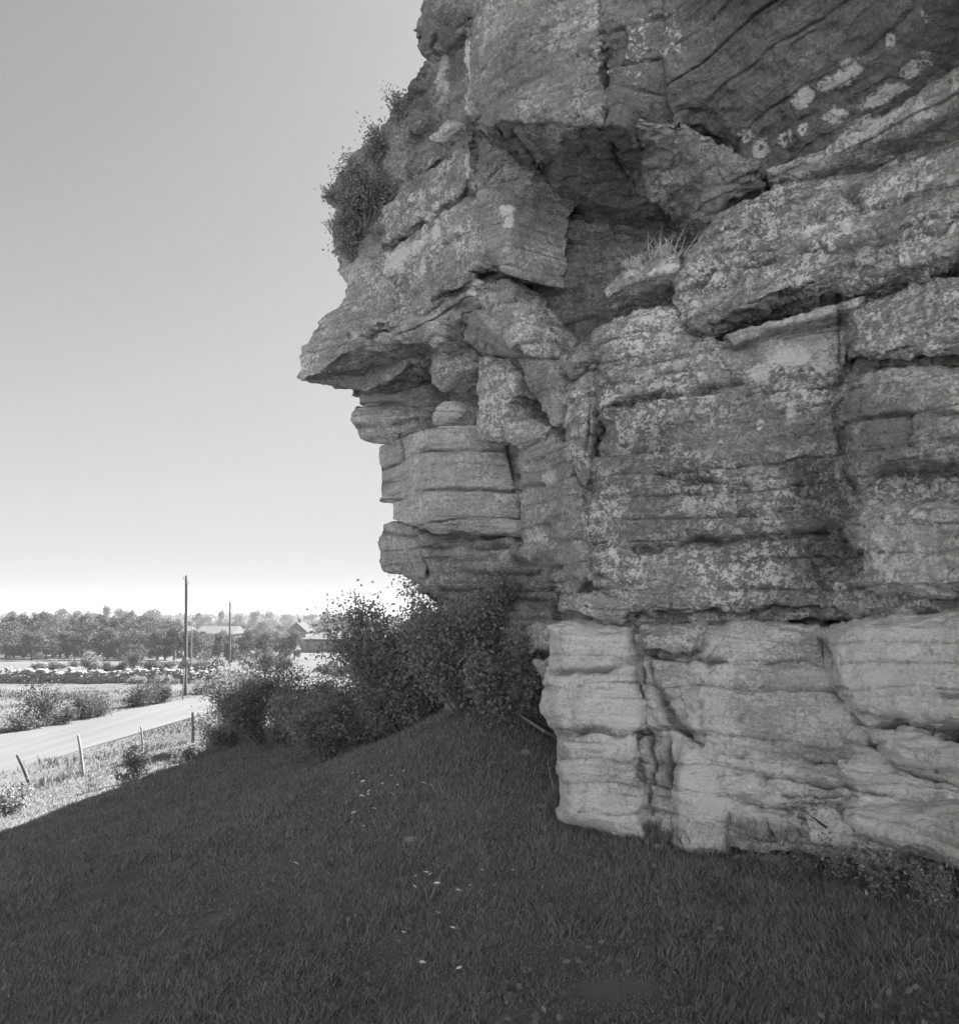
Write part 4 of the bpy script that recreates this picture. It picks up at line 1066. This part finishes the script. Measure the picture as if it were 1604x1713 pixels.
# ------------------------------------------------------------------ houses
def house(name, px0, px1, Y, wall_h, roof_h, depth, label, hip=True, gable_front=False, mats=(None, None)):
    x0 = on_ground(px0, Y)[0]; x1 = on_ground(px1, Y)[0]; z = on_ground((px0 + px1) / 2, Y)[2]
    root = empty(name, ((x0 + x1) / 2, Y + depth / 2, z)); tag(root, label, 'house')
    V, Fc = [], []; add_box(V, Fc, (x0, Y, z - .5), (x1, Y + depth, z + wall_h)); mesh_obj('wall', V, Fc, mats[0] or M_WALL, root)
    o_ = .5; zz = z + wall_h + .003; xa, xb, ya, yb = x0 - o_, x1 + o_, Y - o_, Y + depth + o_
    if gable_front:
        xm = (x0 + x1) / 2
        V = [(xa, ya, zz), (xb, ya, zz), (xm, ya, zz + roof_h), (xa, yb, zz), (xb, yb, zz), (xm, yb, zz + roof_h)]
        Fc = [(0, 1, 2), (5, 4, 3), (0, 2, 5, 3), (1, 4, 5, 2), (0, 3, 4, 1)]
    else:
        hi = depth * .5 if hip else 0; ym = (ya + yb) / 2
        V = [(xa, ya, zz), (xb, ya, zz), (xb, yb, zz), (xa, yb, zz), (xa + hi, ym, zz + roof_h), (xb - hi, ym, zz + roof_h)]
        Fc = [(0, 1, 5, 4), (1, 2, 5), (2, 3, 4, 5), (3, 0, 4), (0, 3, 2, 1)]
    mesh_obj('roof', V, Fc, mats[1] or M_ROOF, root)
    return root, x0, x1, z
def box_part(name, lo, hi, mat, parent, sub=None):
    V, Fc = [], []; add_box(V, Fc, lo, hi); return mesh_obj(name, V, Fc, mat, parent)
h1, x0, x1, z = house('bungalow', 503, 596, 140, 2.3, 1.25, 8, 'low bungalow with a pale roof and a dark fascia among trees')
Yh = 140
box_part('fascia', (x0 - .5, Yh - .56, z + 2.08), (x1 + .5, Yh - .505, z + 2.32), M_BLACK, h1)
k_ = (x1 - x0) / 93.0
for nm, a, b_, lo, hi in (('door', 505, 511, .05, 1.95), ('window', 519, 534, .5, 1.9), ('window', 547, 555, .6, 1.75), ('window', 566, 574, .7, 1.5)):
    xa, xb = x0 + (a - 503) * k_, x0 + (b_ - 503) * k_
    f_ = box_part(nm, (xa, Yh - .06, z + lo), (xb, Yh - .003, z + hi), M_WHITE, h1)
    if nm == 'window': box_part('curtain', (xa + .09, Yh - .068, z + lo + .09), (xb - .09, Yh - .063, z + hi - .09), M_WOOD, f_)
box_part('porch_post', (x0 + 40.5 * k_, Yh - .5, z), (x0 + 42 * k_, Yh - .36, z + 2.07), M_WHITE, h1)
h2, x0, x1, z = house('gabled_house', 480, 511, 205, 3.2, 2.4, 9, 'pale gabled house behind the bungalow', gable_front=True, mats=(M_ROOF, M_ROOF_GREY))
box_part('chimney', ((x0 + x1) / 2 - .35, 208, z + 5.0), ((x0 + x1) / 2 + .35, 208.8, z + 6.5), M_ROOF, h2)
h3, x0, x1, z = house('farm_building', 281, 305, 150, 3.6, .9, 6, 'white farm building half hidden by trees left of the tall pole', hip=False, mats=(M_WOOD, M_ROOF))
h4, x0, x1, z = house('farm_building', 328, 386, 175, 2.9, 1.6, 9, 'long low building with a pale roof right of the tall pole', hip=False, mats=(M_WALL, M_ROOF))

# picnic bench in the bungalow garden
bt = empty('garden_table', on_ground(546, 118)); tag(bt, 'small dark garden table on the lawn below the bungalow', 'table')
bx, by, bz = bt.location
box_part('table_top', (bx - .75, by - .35, bz + .62), (bx + .75, by + .35, bz + .70), M_WOOD_DARK, bt)
for sx_ in (-.6, .6): box_part('leg', (bx + sx_ - .05, by - .28, bz - .03), (bx + sx_ + .05, by + .28, bz + .615), M_WOOD_DARK, bt)

# ------------------------------------------------------------------ small things on the slope
# board by the foot of the cliff
M_BOARD = simple('old_board', .16, .26, 14, stretch=(1, 1, .1), bump=.4)
a = np.array(P(858, 1178, 10.2)); b = np.array(P(924, 1214, 9.3))
a[2] = gz(a[0], a[1]) + .06; b[2] = gz(b[0], b[1]) + .05
d = Vector(b - a); V, Fc = [], []
M = Matrix.Translation(Vector((a + b) / 2)) @ d.to_track_quat('X', 'Z').to_matrix().to_4x4() @ Matrix.Rotation(R(-25), 4, 'X')
add_box(V, Fc, (-d.length / 2, -.12, -.015), (d.length / 2, .12, .015), M)
tag(mesh_obj('wooden_board', V, Fc, M_BOARD), 'grey wooden board lying at the corner of the pale rock', 'board')
# embedded stones
def stone(px, py, r_, flat, label, seed, mat=M_STONE):
    p = ground_at(px, py); bm = bmesh.new(); bmesh.ops.create_icosphere(bm, subdivisions=3, radius=1)
    V = np.array([v.co for v in bm.verts]); Fc = [tuple(v.index for v in f.verts) for f in bm.faces]; bm.free()
    V = V * (1 + .25 * fbm(V * 1.5 + seed, 3, seed)[:, None]) * np.array([r_, r_ * .8, r_ * flat]) + p + np.array([0, 0, r_ * flat * .4])
    tag(mesh_obj('stone', V, Fc, mat, smooth=True), label, 'stone')
M_STONE2 = simple('mossy_stone', .16, .30, 9, bump=.5)
stone(692, 1407, .085, .3, 'flat mossy stone sunk in the grass in the middle of the slope', 3, M_STONE2)
stone(1018, 1460, .032, .5, 'small white stone on the grass below the cliff foot', 4)
stone(1100, 1483, .04, .4, 'small dull stone right of the small white stone', 5, M_STONE2)
for i, (px, py, r_) in enumerate([(905,1352,.05),(950,1368,.04),(1048,1402,.06),(1100,1420,.045),(1172,1428,.07),(1236,1440,.05),(1290,1446,.08),(880,1262,.07),(1335,1470,.05),(1205,1462,.035)]):
    stone(px, py, r_, .55, 'angular fallen stone, ' + ('leftmost', 'second', 'third', 'fourth', 'fifth', 'sixth', 'seventh', 'eighth', 'ninth', 'tenth')[[7,0,1,2,3,4,9,5,6,8].index(i)] + (' of' if i == 7 else ' from the left of') + ' those at the cliff foot', 20 + i, M_STONE2)
# pale fallen leaves
FL = [(695,1488),(712,1481),(720,1484),(731,1501),(693,1506),(768,1514),(785,1505),(805,1478),(857,1478),(828,1505),(732,1553),(757,1580),(675,1587),(706,1641),(768,1652),(495,1463),(590,1311),(600,1317),(607,1326),
      (617,1343),(640,1331),(655,1317),(664,1333),(616,1349),(676,1308),(721,1334),(708,1330),(592,1381),(605,1352),(626,1374),(655,1348),(583,1320),(607,1405)]
lv = []
me = None
FL.sort(); cnt = [0, 0]
for i, (px, py) in enumerate(FL):
    cnt[py > 1440] += 1
    p = ground_at(px, py)
    if me is None:
        V = [(-1, 0, .1), (-.3, .42, .25), (.5, .36, .2), (1, 0, .05), (.5, -.36, .35), (-.3, -.42, .3), (0, 0, 0)]
        o = mesh_obj('fallen_leaf', V, [(0, 6, 1), (1, 6, 2), (2, 6, 3), (3, 6, 4), (4, 6, 5), (5, 6, 0)], leaf_mat('bleached_leaf', .75, .8, .1)); me = o.data
    else:
        o = bpy.data.objects.new('fallen_leaf', me); C.objects.link(o)
    s_ = (.024 if py > 1440 else .030) * rg.uniform(.8, 1.3)
    o.scale = (s_, s_, s_); o.rotation_euler = (rg.uniform(-.6, .6), rg.uniform(-.6, .6), rg.uniform(0, 6.28))
    o.location = (p[0], p[1], p[2] + .085 + (.03 if py < 1440 else 0))
    tag(o, nth(cnt[1]) + ' from the left of the bleached leaves lying on the near grass' if py > 1440 else nth(cnt[0]) + ' from the left of the bleached leaves scattered on the middle slope', 'leaf', 'bleached leaves on the near grass' if py > 1440 else 'bleached leaves on the middle slope')
# stalks
def stalk(pts, r_, label, cat='stalk', mat=None):
    V, Fc = [], []; add_tube(V, Fc, [tuple(p) for p in pts], r_, 5)
    tag(mesh_obj('dry_stalk', V, Fc, mat or M_DRY), label, cat)
g0 = ground_at(930, 1346); stalk([g0, P(924, 1312, g0[1]), P(916, 1276, g0[1])], [.006, .005, .003], 'tall pale stalk standing before the left end of the pale block')
g0 = ground_at(1578, 1512); stalk([g0 + np.array([0, 0, .05]), P(1550, 1490, g0[1]), P(1521, 1473, g0[1])], [.006, .005, .003], 'pale stick slanting over the grass at the lower right')

# ------------------------------------------------------------------ air
V, Fc = [], []; add_box(V, Fc, (-2400, -70, -13), (2400, 2600, 16))
m = bpy.data.materials.new('summer_haze'); m.use_nodes = True; n = m.node_tree; n.nodes.clear()
o_ = n.nodes.new('ShaderNodeOutputMaterial'); pv = n.nodes.new('ShaderNodeVolumePrincipled')
pv.inputs['Color'].default_value = (.72, .72, .72, 1); pv.inputs['Density'].default_value = .0006; pv.inputs['Anisotropy'].default_value = .2
n.links.new(pv.outputs[0], o_.inputs['Volume'])
tag(mesh_obj('haze', V, Fc, m), 'thin summer haze over the plain', kind='stuff')

# unseen rock added to push out the cliff's shadow edge
V, Fc = [], []; add_tube(V, Fc, [(4.9, 38.6, 7), (4.8, 38.6, 9.5), (4.7, 38.5, 11.0), (4.7, 38.5, 11.6)], [3.6, 3.4, 3.0, 2.0], 10)
mesh_obj('shadow_rock', V, Fc, M_ROCK, CLIFF, attrs={'tone': [.5] * len(V), 'lichen': [0] * len(V), 'crust': [.5] * len(V)})
